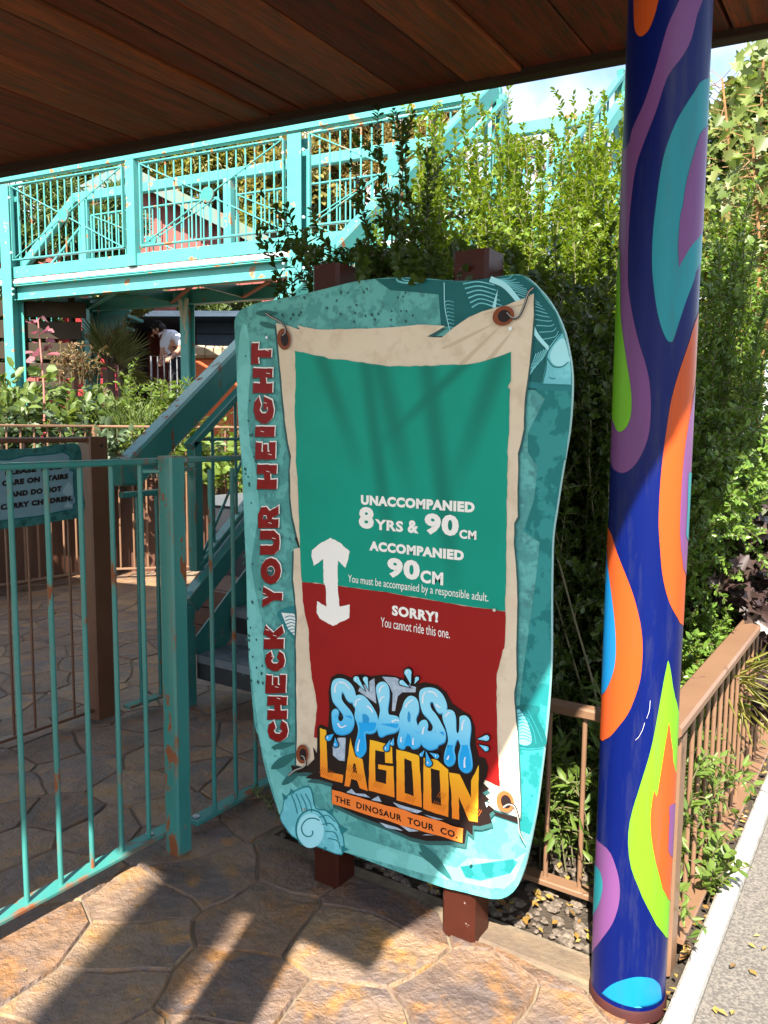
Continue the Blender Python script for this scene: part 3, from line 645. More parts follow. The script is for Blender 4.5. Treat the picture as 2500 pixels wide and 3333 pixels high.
# ---- stone and fossil print on the teal ground
many('stone_facet', [A((60,330),(92,300),(110,500),(95,700),(110,930),(70,930),(45,600)), B((70,0),(120,40),(150,300),(110,560),(160,800),(165,1000),(102,1000),(90,600)), Cc((104,20),(165,0),(190,250),(250,520),(190,560),(150,420))], 1, BTEALL, 2)
many('stone_facet', [Cc((180,540),(300,640),(560,880),(980,1010),(1280,1100),(1240,1135),(900,1060),(560,965),(300,890),(240,780)), Cc((1120,990),(1330,1000),(1395,960),(1340,1090),(1290,1135),(1010,1090))], 1, BTEALL)
many('deep_water', [A((690,84),(760,135),(850,142),(985,155),(995,300),(1100,320),(1430,300),(1385,600),(1604,590),(1592,440),(1532,242),(1440,120),(1372,68),(1330,66),(1100,95),(960,87),(800,79))], 2, BTEALDD)
many('deep_water', [A((1385,560),(1604,580),(1598,720),(1575,930))+B((1568,62),(1512,420),(1507,700),(1506,1000))+Cc((1498,210),(1474,480),(1440,750),(1410,880),(1360,860),(1360,300),(1380,100))+B((1400,900),(1440,600),(1455,450),(1380,400),(1430,250),(1445,100),(1400,30))+A((1400,800),(1480,640))], 2, BTEALD)
many('sea_bed', [A((1388,560),(1604,578),(1603,606),(1480,602),(1388,585))], 3, INK)
many('sea_bed', [Cc((1085,1030),(1330,995),(1352,1010),(1320,1060),(1180,1095),(1110,1080))], 2, BTEALD)
ribs = []
for i in range(17):
    t = i/16; a = (1238+t*230, 85+t*t*280); b = (1330+t*210+20*math.sin(t*3), 66+t*260)
    ribs.append(ribbon(A(a, ((a[0]+b[0])/2+22, (a[1]+b[1])/2+6), b), 3.2, 2))
for i in range(6): ribs.append(ribbon(A((1100+i*8, 106+i*22), (1170+i*4, 96+i*20), (1245+i*9, 112+i*24)), 5, 3))
for i in range(6): ribs.append(ribbon(A((1500-i*12, 400+i*6), (1455-i*10, 470+i*12), (1388, 480+i*26)), 3.2, 2))
for i in range(9): ribs.append(ribbon(A((1016+i*3, 190+i*17), (1030, 185+i*17), (1058, 192+i*17)), 3, 1.5))
many('fish_ribs', ribs, 4, AQUA)
many('fish_spine', [ribbon(A((1226,84),(1290,112),(1345,170),(1400,250),(1440,340),(1500,410)), 20, 12), ribbon(A((1012,100),(1016,220),(1040,330)), 3, 2), A((1262,130),(1235,215),(1252,220))], 5, AQUAL)
many('fish_head', [A((1465,572),(1480,510),(1490,450),(1500,400),(1530,360),(1562,328),(1590,420),(1602,500),(1603,577))], 5, AQUA)
many('fish_eye', [A((1506,440),(1530,385),(1570,360),(1590,430),(1598,470),(1560,490),(1520,480))], 6, AQUAL, 3)
many('fish_line', [ribbon(A((1490,450),(1520,490),(1560,492),(1592,470)), 4), ribbon(A((1470,570),(1487,500),(1492,440),(1510,400),(1564,330)), 4), ribbon(A((1500,540),(1515,548),(1530,546)), 3), ribbon(A((1466,572),(1600,577)), 3)], 7, INK)
many('shell_arc', [ribbon(A((790,80),(800,95),(850,103),(900,98)), 6), ribbon(A((815,80),(830,90),(870,92)), 4)], 4, AQUA)
leafp = lambda a, b, w: [a, ((a[0]*.6+b[0]*.4)+(b[1]-a[1])*w, (a[1]*.6+b[1]*.4)-(b[0]-a[0])*w), b, ((a[0]*.6+b[0]*.4)-(b[1]-a[1])*w, (a[1]*.6+b[1]*.4)+(b[0]-a[0])*w)]
lv = [(A((132,243))[0], A((240,242))[0], .14), (A((150,288))[0], A((245,312))[0], .14), (Cc((205,478))[0], Cc((320,455))[0], .13), (Cc((205,575))[0], Cc((330,500))[0], .16), (Cc((255,650))[0], Cc((350,575))[0], .15), (Cc((895,925))[0], Cc((1050,1095))[0], .10), (Cc((890,960))[0], Cc((1010,1045))[0], .08)]
many('fern_leaf', [leafp(a, b, w) for a, b, w in lv], 3, LEAFG, 3)
spk = [leafp(Cc((x, y))[0], Cc((x+r_.uniform(5, 16), y+r_.uniform(-10, 14)))[0], .3) for x, y in [(r_.uniform(110, 320), r_.uniform(380, 620)) for _ in range(6)]]
spk += [leafp((x, y), (x+r_.uniform(-4, 8), y+r_.uniform(8, 16)), .3) for x, y in [(r_.uniform(790, 860), r_.uniform(1150, 2300)) for _ in range(40)]]
spk += [leafp((x, y), (x+r_.uniform(-5, 8), y+r_.uniform(8, 16)), .32) for x, y in [(r_.uniform(900, 1400), r_.uniform(935, 1045)) for _ in range(34)]]
many('stone_speck', spk, 3, SHADE)
many('fin_shadow', [VV((232,1480),(262,1455),(335,1450),(340,1620),(300,1590),(250,1520))], 4, INK, 3); many('fin', [VV((255,1475),(320,1480),(338,1500),(338,1610),(290,1560))], 5, mat('printed_pale', (.72, .78, .78), rough=.42))
many('fin_line', [ribbon(VV((275+i*3,1500+i*18),(300+i*5,1492+i*17),(336,1500+i*20)), 3.5, 2) for i in range(6)], 6, INK)
# clam and ammonite
many('clam', [Cc((1345,285),(1440,282),(1455,300),(1445,335),(1482,415),(1475,470),(1360,470),(1340,400))], 3, BTEALDD, 3); many('clam_shell', [Cc((1350,300),(1385,330),(1412,400),(1418,450),(1390,465),(1355,440))], 4, AQUA, 3)
many('clam_line', [ribbon(Cc((1345, 320+15*i), (1380, 312+15*i), (1408+2*i, 330+15*i)), 2.4) for i in range(9)]+[ribbon(Cc((1400,300),(1440,380),(1470,450)), 3), ribbon(Cc((1380,305),(1425,390),(1440,460)), 3), ribbon(Cc((1350,478),(1420,482),(1470,475)), 5)], 5, INK)
body = Cc((262,765),(270,720),(300,690),(375,660),(395,690),(412,760),(470,775),(515,830),(540,900),(532,970),(440,940),(320,895),(270,840),(250,800))
many('ammonite_outline', [body], 3, INK, 3, .004); many('ammonite', [body], 4, AQUA, 3)
spir = [(390+ (8+i*4.2)*math.cos(i*.42), 862+(8+i*4.2)*math.sin(i*.42)*1.05) for i in range(36) if 8+i*4.2 < 66]
many('ammonite_coil', [Cc(*[(390+62*math.cos(a), 862+80*math.sin(a)) for a in [i*.3 for i in range(21)]])], 5, AQUAL, 2)
orn = [ribbon(Cc(*spir), 4), ribbon(Cc(*[(395+72*math.cos(a), 855+90*math.sin(a)) for a in [2.2+i*.3 for i in range(14)]]), 5)]
orn += [ribbon(Cc((330+i*22, 770+abs(2-i)*6), (318+i*24, 735), (300+i*22, 690)), 3) for i in range(4)]+[ribbon(Cc((430+i*14, 800+i*32), (470+i*16, 790+i*40), (505+i*8, 820+i*42)), 3) for i in range(4)]
many('ammonite_line', orn, 6, INK); many('ammonite_spine', [Cc((265,720),(258,685),(285,712)), Cc((290,690),(300,665),(318,688)), Cc((465,775),(500,755),(488,790)), Cc((520,840),(565,855),(535,880)), Cc((535,930),(570,950),(535,960)), Cc((455,935),(452,950),(470,942))], 7, INK)
# ---- banner
ban = A((233,290),(270,296),(296,303),(345,320),(332,299),(420,318),(560,318),(720,312),(890,297),(1020,303),(935,352),(1003,356),(1060,310),(1130,262),(1190,236),(1300,208),(1380,178),(1432,152),(1431,250),(1425,330),(1415,440),(1405,530),(1388,660),(1385,780),(1370,850),(1357,895)) + \
    B((1358,60),(1355,200),(1357,330),(1340,360),(1338,450),(1350,600),(1355,720),(1352,850)) + Cc((1350,60),(1352,140),(1340,215),(1345,300),(1355,400),(1362,560),(1368,700),(1367,800),(1200,745),(700,640),(327,555),(330,440),(328,300),(326,100)) + \
    B((325,900),(330,800),(322,700),(312,620),(315,480),(345,474),(330,420),(310,330),(300,240),(297,120),(303,50),(292,0)) + A((290,852),(278,770),(265,640),(255,520),(245,420),(237,330))
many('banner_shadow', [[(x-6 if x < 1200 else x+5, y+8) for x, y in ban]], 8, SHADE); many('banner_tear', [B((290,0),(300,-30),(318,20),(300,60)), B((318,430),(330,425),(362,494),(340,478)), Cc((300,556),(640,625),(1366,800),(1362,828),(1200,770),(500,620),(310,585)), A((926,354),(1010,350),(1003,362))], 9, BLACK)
bb = [bd(p) for p in ban]; flat('banner', [[rough_loop(bb, .02, .0012, 4)]], 10, CREAM)
many('banner_crease', [A((1280,300),(1090,470),(1110,478),(1150,440)), A((1330,330),(1200,470),(1240,455)), A((1250,290),(1010,400),(1060,395)), A((1400,200),(1300,215),(1190,250),(1290,232))], 11, mat('printed_crease', (.55, .44, .31), rough=.45), 3)
grn = A((322,418),(400,436),(460,446),(480,456),(570,462),(680,480),(740,488),(830,490),(910,490),(1000,484),(1090,484),(1150,478),(1215,462),(1327,423),(1327,520),(1326,560),(1312,585),(1322,600),(1320,700),(1318,800)) + B((1312,0),(1308,200),(1305,400),(1303,600),(1300,768),(1180,752),(1040,731),(900,706),(720,676),(540,652),(440,640),(355,632),(350,560),(347,490),(340,300),(335,150)) + A((326,930),(328,820),(322,700),(326,560))
redp = B((355,634),(440,642),(540,654),(720,678),(900,708),(1040,733),(1180,754),(1300,770),(1300,850),(1295,940)) + Cc((1288,20),(1275,75),(1260,130),(1258,220),(1260,300),(1262,420),(1265,500),(1275,655),(1180,610),(1000,560),(700,500),(410,426),(425,280),(412,200),(400,150),(390,40)) + B((388,950),(385,850),(372,800),(358,720))
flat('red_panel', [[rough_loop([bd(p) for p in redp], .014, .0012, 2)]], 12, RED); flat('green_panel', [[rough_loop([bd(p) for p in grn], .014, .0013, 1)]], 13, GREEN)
arr = B((488,428),(532,450),(578,492),(572,525),(558,568),(523,534),(522,640),(526,700),(531,748),(578,738),(576,800),(500,838),(438,802),(424,776),(426,722),(470,748),(468,680),(464,650),(456,636),(455,526),(432,545),(411,558),(400,512),(402,486),(440,455))
flat('arrow', [[rough_loop([bd(p) for p in arr], .008, .0011, 8)]], 14, WHITE)
NB = Vector((0, -.0006*14, 0))
def words(string, bl, br, tl, bold=.02, space=1., desc=0., fn=B):
    p = [bd(q) for q in fn(bl, br, tl)]; z = (p[0][1]+p[1][1])/2; h = p[2][1]-p[0][1]
    v3 = [(p[0][0], BF, z), (p[1][0], BF, z), (p[0][0], BF, z+h)]; return lettering('lettering', string, *v3, NB, WHITE, board, bold, space, desc)
words('UNACCOMPANIED', (630,272), (1158,315), (628,226), .062, 1.12); words('8', (620,384), (690,389), (620,283), .05); words('YRS', (695,391), (826,402), (695,341), .04, 1.1)
words('&', (847,405), (898,409), (847,345), .045); words('90', (925,411), (1084,425), (925,312), .05, 1.1); words('CM', (1087,432), (1166,437), (1087,390), .045, 1.1)
words('ACCOMPANIED', (669,488), (1108,534), (668,443), .062, 1.12); words('90', (752,612), (903,628), (752,519), .05, 1.1); words('CM', (906,638), (1012,648), (906,578), .045, 1.1)
words('You must be accompanied by a responsible adult.', (570,634), (1222,726), (570,598), .002, 1., .22); words('SORRY!', (774,790), (988,820), (774,742), .05, 1.1); words('You cannot ride this one.', (722,833), (1043,885), (722,798), .002, 1., .2)
# CHECK YOUR HEIGHT, running up the left edge
GL = dict(T=[[(0,1),(1,.97),(1,.62),(.66,.66),(.68,0),(.3,.02),(.32,.66),(0,.62)]], H=[[(0,1),(.40,.98),(.38,.64),(.62,.64),(.60,1),(1,.98),(.97,0),(.60,.02),(.62,.34),(.38,.32),(.40,0),(0,.02)]],
  E=[[(0,1),(1,.98),(.97,.68),(.45,.70),(.45,.62),(.88,.62),(.88,.40),(.45,.40),(.45,.30),(1,.32),(1,0),(0,.02)]], I=[[(0,1),(1,.97),(1,0),(0,.03)]],
  K=[[(0,1),(.42,.98),(.42,.66),(.64,1),(1,.9),(.68,.52),(1,.1),(.68,0),(.42,.36),(.42,0),(0,.02)]], Y=[[(0,1),(.38,.98),(.5,.70),(.64,.98),(1,.95),(.7,.42),(.7,0),(.32,.02),(.34,.42)]],
  R=[[(0,1),(.62,1),(.92,.86),(.94,.6),(.76,.44),(1,0),(.62,0),(.46,.32),(.40,.32),(.40,0),(0,.02)], [(.40,.78),(.56,.74),(.56,.60),(.40,.56)]],
  U=[[(0,1),(.38,.98),(.38,.38),(.5,.3),(.62,.38),(.62,1),(1,.98),(1,.3),(.8,.04),(.5,0),(.2,.04),(0,.3)]],
  C=[[(1,.72),(.82,.94),(.5,1),(.18,.9),(0,.6),(0,.36),(.2,.08),(.5,0),(.85,.08),(1,.3),(.68,.4),(.52,.3),(.38,.4),(.38,.6),(.5,.7),(.66,.6)]],
  G=[[(1,.74),(.8,.95),(.5,1),(.18,.9),(0,.6),(0,.36),(.2,.08),(.5,0),(.86,.1),(1,.5),(.52,.52),(.52,.36),(.64,.34),(.52,.28),(.38,.4),(.38,.6),(.5,.7),(.68,.62)]],
  O=[[(.5+.5*math.cos(a), .5+.5*math.sin(a)) for a in [i*.524 for i in range(12)]], [(.5+.2*math.cos(a), .5+.2*math.sin(a)) for a in [i*.8 for i in range(8)]]])
span = [('C',2150,2040),('H',2034,1912),('E',1896,1800),('C',1780,1675),('K',1664,1540),('Y',1446,1338),('O',1325,1186),('U',1170,1042),('R',1030,912),('H',826,696),('E',670,580),('I',552,498),('G',482,340),('H',322,190),('T',170,60)]
def base_x(y): return 205+(y-60)/(2150-60)*92
redL, whtL = [], []
for n_, (ch, y0, y1) in enumerate(span):
    sh = []
    for lp in GL[ch]:
        q = [bd(VV((base_x((y0+y1)/2)-v*(108-3*(n_ % 2)), y0+(y1-y0)*u))[0]) for u, v in lp]; sh.append(rough_loop(q, .012, .0010, n_))
    redL.append(sh); off = (.0026, .0026)
    whtL.append([inflate([(u+off[0], v+off[1]) for u, v in sh[0]], .0012)] + [inflate([(u-off[0]*.4, v-off[1]*.4) for u, v in h], -.001) for h in sh[1:]])
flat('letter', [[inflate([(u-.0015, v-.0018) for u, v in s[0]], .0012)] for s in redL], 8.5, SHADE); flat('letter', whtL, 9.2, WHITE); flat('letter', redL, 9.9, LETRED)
sl = [VV((x, y), (x+18, y+5), (x+19, y+8), (x+1, y+3)) for x, y in [(175,95),(180,215),(165,370),(150,520),(190,640),(180,730),(190,1000),(210,1080),(190,1250),(160,1370),(175,1560),(215,1590),(205,1700),(225,1860),(235,1920),(245,2090)]]
many('letter_scratch', sl, 10.4, WHITE)
# ---- logo
LB = Lg((285,190),(330,163),(370,165),(440,192),(455,178),(520,165),(580,182),(640,172),(700,170),(780,182),(832,205),(830,130),(865,108),(898,130),(902,195),(940,172),(955,195),(935,236),(985,226),(1080,245),(1150,300),(1190,380),(1270,440),(1330,472),(1362,560),(1368,690),(1392,780),(1440,795),(1462,860),(1450,930),(1425,980),(1470,1020),(1418,1050),(1470,1100),(1440,1120),(1505,1175),(1470,1210),(1490,1275),(1400,1300),(1345,1295),(1345,1370),(1300,1330),(1285,1432),(1265,1430),(1180,1412),(1000,1412),(880,1385),(700,1305),(480,1220),(290,1132),(288,1010),(300,985),(200,955),(90,942),(150,905),(0,890),(110,850),(160,800),(150,710),(180,760),(182,565),(205,540),(262,565),(272,420),(265,300))
LOGOB = mat('printed_logo_black', (.016, .009, .008), rough=.42)
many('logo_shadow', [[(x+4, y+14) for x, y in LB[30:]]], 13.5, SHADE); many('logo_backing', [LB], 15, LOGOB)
GREY = mat('printed_blue_grey', (.33, .42, .52), (.42, .51, .60), 60, .42, contrast=(.48, .52))
many('logo_stone', [Lg(*p) for p in ([(500,265),(610,195),(625,385),(545,330),(490,290)], [(668,183),(770,190),(860,240),(922,262),(918,300),(820,300),(785,330),(765,440),(742,440),(748,310),(722,250)], [(298,690),(340,640),(396,640),(388,815),(345,810),(300,770)], [(400,1048),(440,1022),(470,1055),(540,1060),(580,1088),(500,1075)], [(585,1105),(640,1075),(665,1120)], [(750,1122),(830,1150),(970,1188),(930,1205),(790,1162)], [(980,1212),(1130,1252),(1060,1250)], [(648,1272),(780,1310),(825,1336),(700,1312)], [(795,1288),(945,1338),(870,1342)], [(965,1368),(1065,1368),(1000,1362)], [(1438,1120),(1475,1130),(1450,1160)])], 16, GREY)
Lz = [bd(p)[1] for p in Lg((700,600), (900,1180))]
def zgrad(name, stops, z0, z1):
    m = mat(name, stops[0], rough=.4); nt = m.node_tree; N = nt.nodes.new; K = nt.links.new; b = [n for n in nt.nodes if n.type == 'BSDF_PRINCIPLED'][0]
    t = N('ShaderNodeTexCoord'); sp_ = N('ShaderNodeSeparateXYZ'); mr = N('ShaderNodeMapRange'); mr.inputs[1].default_value = z0; mr.inputs[2].default_value = z1; r = N('ShaderNodeValToRGB')
    while len(r.color_ramp.elements) < len(stops): r.color_ramp.elements.new(.5)
    for i, c in enumerate(stops): r.color_ramp.elements[i].position = i/(len(stops)-1); r.color_ramp.elements[i].color = (*c, 1)
    K(t.outputs['Object'], sp_.inputs[0]); K(sp_.outputs[2], mr.inputs[0]); K(mr.outputs[0], r.inputs[0]); K(r.outputs[0], b.inputs['Base Color']); return m
ORG = zgrad('printed_orange_yellow', [(.78, .16, .02), (.80, .27, .02), (.86, .42, .02), (.86, .52, .03)], Lz[1]-.02, Lz[0])
LAG = [[[(203,566),(226,576),(250,582),(256,740),(262,898),(318,905),(378,918),(372,978),(290,958),(208,930)]],
  [[(432,640),(442,690),(470,780),(522,800),(540,915),(562,1038),(502,1016),(482,960),(438,946),(425,1006),(386,1000),(408,830)], [(455,830),(470,835),(482,905),(448,895)]],
  [[(578,655),(660,675),(742,692),(748,832),(692,826),(690,746),(618,732),(617,850),(620,966),(700,986),(702,885),(640,872),(640,838),(754,852),(762,1086),(660,1058),(568,1034)]],
  [[(776,726),(860,745),(946,772),(958,960),(966,1160),(870,1132),(778,1106)], [(836,792),(890,816),(900,950),(906,1076),(838,1052)]],
  [[(980,788),(1075,800),(1165,878),(1167,1060),(1165,1232),(1070,1205),(978,1170)], [(1032,866),(1100,884),(1106,1010),(1112,1146),(1040,1128)]],
  [[(1170,898),(1250,912),(1292,1000),(1336,1092),(1336,960),(1392,842),(1390,1050),(1385,1270),(1320,1260),(1282,1170),(1244,1080),(1246,1252),(1192,1240),(1188,1060)]]]
shp = [[rough_loop([bd(p) for p in Lg(*lp)], .012, .0007, i) for lp in g] for i, g in enumerate(LAG)]
flat('logo_letter', shp, 17, ORG)
sc_ = []
for cx_, cy_, n in ((240,900,7), (470,930,6), (640,1000,5), (880,1100,5), (1080,1150,7), (1330,1180,8), (1120,1080,4), (440,880,5)):
    for k in range(n): x, y = cx_+k*14-40, cy_+k*6; sc_.append(Lg((x, y), (x+26, y-44), (x+29, y-42), (x+4, y+2)))
many('logo_scratch', sc_, 18, mat('printed_orange_line', (.48, .12, .015), rough=.42))
SKY = zgrad('printed_water', [(.03, .40, .80), (.10, .52, .84), (.22, .64, .86), (.27, .68, .86)], bd(Lg((900,720))[0])[1]-.02, bd(Lg((700,330))[0])[1]); SKYD = mat('printed_deep_water', (.012, .36, .78), rough=.4); SKYE = mat('printed_water_edge', (.02, .30, .62), rough=.4); SHN = mat('printed_shine', (.74, .80, .86), rough=.4)
SPL = [[[(290,265),(305,212),(345,194),(400,205),(450,250),(472,310),(466,350),(440,375),(408,356),(386,312),(372,296),(366,340),(388,382),(430,430),(457,480),(460,540),(430,595),(370,614),(320,596),(300,550),(293,480),(297,440),(322,422),(347,442),(340,490),(355,516),(375,506),(380,472),(345,420),(305,370),(292,320)]],
  [[(452,352),(480,322),(520,320),(560,350),(610,420),(636,480),(640,545),(620,590),(580,605),(546,606),(552,690),(546,740),(515,778),(490,776),(468,740),(470,680),(490,600),(486,540),(465,480),(470,420),(452,390)], [(525,462),(560,470),(575,502),(560,542),(533,556),(527,515)]],
  [[(625,265),(650,226),(690,222),(720,258),(726,330),(715,420),(722,462),(755,470),(790,482),(808,522),(800,565),(770,595),(710,610),(660,630),(640,600),(635,540),(650,470),(655,420),(637,340)]],
  [[(835,370),(870,328),(910,330),(940,365),(946,440),(925,500),(950,580),(966,650),(950,700),(910,718),(885,705),(875,660),(868,628),(850,690),(830,718),(795,706),(785,660),(800,590),(806,520),(800,470),(820,420)], [(870,440),(884,470),(880,520),(862,510),(862,465)]],
  [[(948,310),(965,276),(1010,262),(1070,270),(1120,310),(1150,370),(1155,420),(1130,450),(1092,450),(1062,402),(1050,370),(1030,376),(1040,420),(1080,470),(1120,540),(1146,600),(1140,665),(1092,690),(1080,712),(1020,725),(970,690),(945,620),(940,550),(965,510),(1000,506),(1015,540),(1010,582),(1040,586),(1050,550),(1020,500),(975,450),(955,380)]],
  [[(1125,455),(1160,428),(1205,440),(1222,490),(1226,588),(1244,596),(1250,520),(1252,482),(1290,470),(1325,500),(1336,570),(1325,680),(1340,770),(1346,850),(1320,890),(1280,890),(1245,850),(1240,770),(1256,700),(1235,648),(1210,720),(1220,780),(1205,830),(1165,845),(1135,810),(1140,740),(1165,660),(1150,570),(1125,500)]]]
sh2 = [[smooth_loop([bd(p) for p in Lg(*lp)], 3) for lp in g] for g in SPL]
flat('logo_letter', [[[(u+.0005, v-.0028) for u, v in inflate(g[0], .0008)]] for g in sh2], 18, SKYE); flat('logo_letter', sh2, 19, SKY)
deep = []
for g, cut in zip(SPL, (470, 520, 530, 590, 590, 690)):
    lp = smooth_loop(g[0], 3); A2 = sum(lp[i][0]*lp[(i+1) % len(lp)][1]-lp[(i+1) % len(lp)][0]*lp[i][1] for i in range(len(lp)))
    ins = inflate(lp, -13); cl = [(x, max(y, cut+ (x % 37)*.2)) for x, y in ins]
    deep.append([[bd(p) for p in Lg(*cl)]])
flat('logo_letter', deep, 20, SKYD)
hl = [[(318,300),(325,250),(345,225)], [(350,222),(395,232),(430,275)], [(340,530),(365,560),(405,545)], [(472,400),(480,362),(515,345)], [(560,400),(590,425),(600,450)], [(650,300),(662,265),(690,245)], [(655,370),(668,340),(690,330)], [(745,520),(770,505),(800,510)], [(845,410),(870,375),(905,350)], [(815,670),(813,650),(818,630)], [(905,690),(903,665),(908,640)], [(975,380),(980,325),(1000,290)], [(1015,290),(1060,300),(1085,330)], [(1075,385),(1095,405),(1110,410)], [(975,610),(980,575),(990,555)], [(1145,480),(1165,455),(1185,450)], [(1270,580),(1275,530),(1290,500)], [(1160,800),(1168,780),(1172,770)], [(1290,860),(1288,810),(1295,780)], [(490,740),(492,700),(505,650)]]
many('logo_shine', [ribbon(Lg(*h), 6, 3.5) for h in hl], 21, SHN)
def drop(tip, c, r):
    a = math.atan2(tip[1]-c[1], tip[0]-c[0]); return [tip]+[(c[0]+r*math.cos(a+t), c[1]+r*math.sin(a+t)) for t in [.9+i*(2*math.pi-1.8)/10 for i in range(11)]]
dr = [((545,285),(480,200),22), ((572,282),(548,200),19), ((888,240),(866,150),27), ((880,262),(820,225),19), ((915,236),(934,196),15), ((1385,648),(1452,638),22), ((1398,688),(1450,718),19), ((1000,735),(1022,828),24), ((1028,748),(1080,775),19), ((990,728),(966,765),14), ((735,650),(706,718),21), ((760,635),(748,682),15), ((312,608),(272,640),22), ((322,635),(326,690),18)]
many('water_drop_outline', [Lg(*drop(*d)) for d in dr], 20.5, LOGOB, 0, .0034); many('water_drop', [Lg(*drop(*d)) for d in dr], 21.2, SKY); many('logo_shine', [Lg(*ell((c[0]-r*.3, c[1]-r*.2), r*.22, r*.45, 8)) for _, c, r in dr], 22, SHN)
many('name_strip', [rough_loop(Lg((300,1024),(640,1122),(980,1222),(1280,1312),(1274,1420),(960,1330),(620,1230),(300,1130)), 30, 2.5, 3)], 23, mat('printed_strip_orange', (.80, .20, .035), rough=.42))
pz = [bd(p) for p in Lg((322,1112), (1238,1388), (322,1066))]; zb = [p[1] for p in pz]
bl_, br_, tl_ = (pz[0][0], BF, pz[0][1]), (pz[1][0], BF, pz[1][1]), (pz[0][0], BF, pz[2][1])
lettering('lettering', 'THE  DINOSAUR  TOUR  CO.', bl_, br_, tl_, (0, -.0006*24, 0), LOGOB, board, .03, 1.12)
# ---- printed eyelets and cord, and the real screws
CORD = mat('printed_cord', (.30, .29, .27), rough=.42); COPPER = mat('printed_copper', (.20, .05, .018), rough=.42); COPPER2 = mat('printed_copper_light', (.40, .11, .035), rough=.42)
for fn, c, rx, ry, rot, ma in ((A, (278,365), 31, 50, -.1, COPPER), (A, (1297,258), 52, 44, -.5, COPPER), (Cc, (363,500), 28, 44, 0, COPPER), (Cc, (1305,717), 40, 50, -.3, COPPER2)):
    many('eyelet', [fn(*ell(c, rx, ry, 24, rot))], 24, ma); many('eyelet_hole', [fn(*ell((c[0]+4, c[1]+1), rx*.58, ry*.64, 20, rot))], 25, BLACK)
many('cord', [ribbon(A((195,245),(220,262),(262,285),(285,310),(288,335),(272,352)), 9, 6), ribbon(A((1440,125),(1415,150),(1395,210),(1370,260),(1340,270),(1312,240)), 10, 6), ribbon(Cc((300,598),(330,575),(370,560),(382,540),(372,510),(358,505)), 8, 6), ribbon(Cc((1295,745),(1320,728),(1350,738),(1368,790),(1375,860),(1402,915)), 8, 4)], 26, BLACK)
many('cord', [ribbon(A((196,246),(220,263),(260,284),(283,309),(286,334),(272,350)), 4, 3), ribbon(A((1438,128),(1414,152),(1393,211),(1369,258),(1340,267),(1314,242)), 4.5, 3), ribbon(Cc((300,598),(330,574),(370,558),(380,539),(371,511),(358,506)), 4.5, 3), ribbon(Cc((1296,744),(1320,730),(1348,740),(1365,790),(1373,860),(1401,914)), 5, 2.5)], 27, CORD)
for p in A((202,358),(1332,318))+B((1257,760))+Cc((373,755),(1146,1000)):
    u, v = bd(p); m = MB(); m.tube([(u, BF-.014, v), (u, BF-.0185, v)], .0042, 12); m.tube([(u, BF-.0185, v), (u, BF-.0187, v)], .0016, 6); m.build('screw', BOLT, board, True)

# ================================================================ small notice on the brown fence
def Z9(*p): return [onX(x*.2532, 1380+y*.2532, -3.085) for x, y in p]
NT = thing('stairs_notice', (-3.085, 2.0, .95), 'small green bordered notice about taking care on stairs hung on brown fence', 'notice')
yz = lambda ps: [(p.y, p.z) for p in ps]
no = yz(Z9((-560,480),(-500,410),(-300,370),(0,328),(200,320),(430,312),(600,285),(850,255),(970,250),(1020,285),(1045,370),(1055,480),(1062,700),(1065,850),(1092,1000),(1088,1100),(1060,1170),(1000,1210),(800,1240),(560,1280),(400,1312),(0,1352),(-300,1400),(-480,1420),(-560,1330),(-590,900)))
nb_m = [mat('notice_green', (.02, .10, .095), (.05, .17, .16), 12, .4, c3=(.012, .05, .05)), EDGE]
m = extrude(smooth_loop(no, 2), lambda u, v, d: (-3.085-d, u, v), 0, .008); m.mi = [1 if len(f) == 4 else 0 for f in m.f]; nbd = m.build('notice_board', nb_m, NT)
def nflat(name, pts, k, mt):
    tri = tessellate_polygon([[Vector((u, v, 0)) for u, v in pts]]); m = MB(); m.add([(-3.085+.0008*k, u, v) for u, v in pts], tri); return m.build(name, mt, nbd)
inner = yz(Z9((-470,560),(-300,500),(0,470),(120,470),(200,450),(320,420),(500,410),(700,390),(800,368),(850,390),(890,420),(890,600),(940,620),(930,700),(945,900),(970,1000),(930,1040),(940,1090),(800,1110),(620,1150),(480,1180),(160,1215),(50,1230),(-300,1290),(-470,1270),(-500,900)))
nflat('notice_rim', inflate(inner, .006), 1, mat('notice_rim', (.008, .10, .115), rough=.4)); nflat('notice_face', inner, 2, mat('notice_face', (.16, .27, .31), (.13, .23, .28), 9, .4))
nflat('notice_shell', smooth_loop(yz(Z9((800,880),(830,800),(880,750),(920,800),(930,900),(880,930))), 3), 3, mat('notice_shell', (.24, .37, .41), rough=.4))
nflat('notice_shell', yz(Z9((815,1070),(860,1000),(930,1040),(925,1075))), 3, bpy.data.materials['notice_shell'])
for s_, b_, r2, t_ in (('PLEASE TAKE', (60,662), (790,578), (60,590)), ('CARE ON STAIRS', (20,804), (872,704), (20,728)), ('AND DO NOT', (120,945), (788,864), (120,870)), ('CARRY CHILDREN.', (0,1110), (930,985), (0,1034))):
    p = Z9(b_, r2, t_); lettering('lettering', s_, p[0], p[1], p[2], (.0032, 0, 0), BLACK, nbd, .075, 1.12)

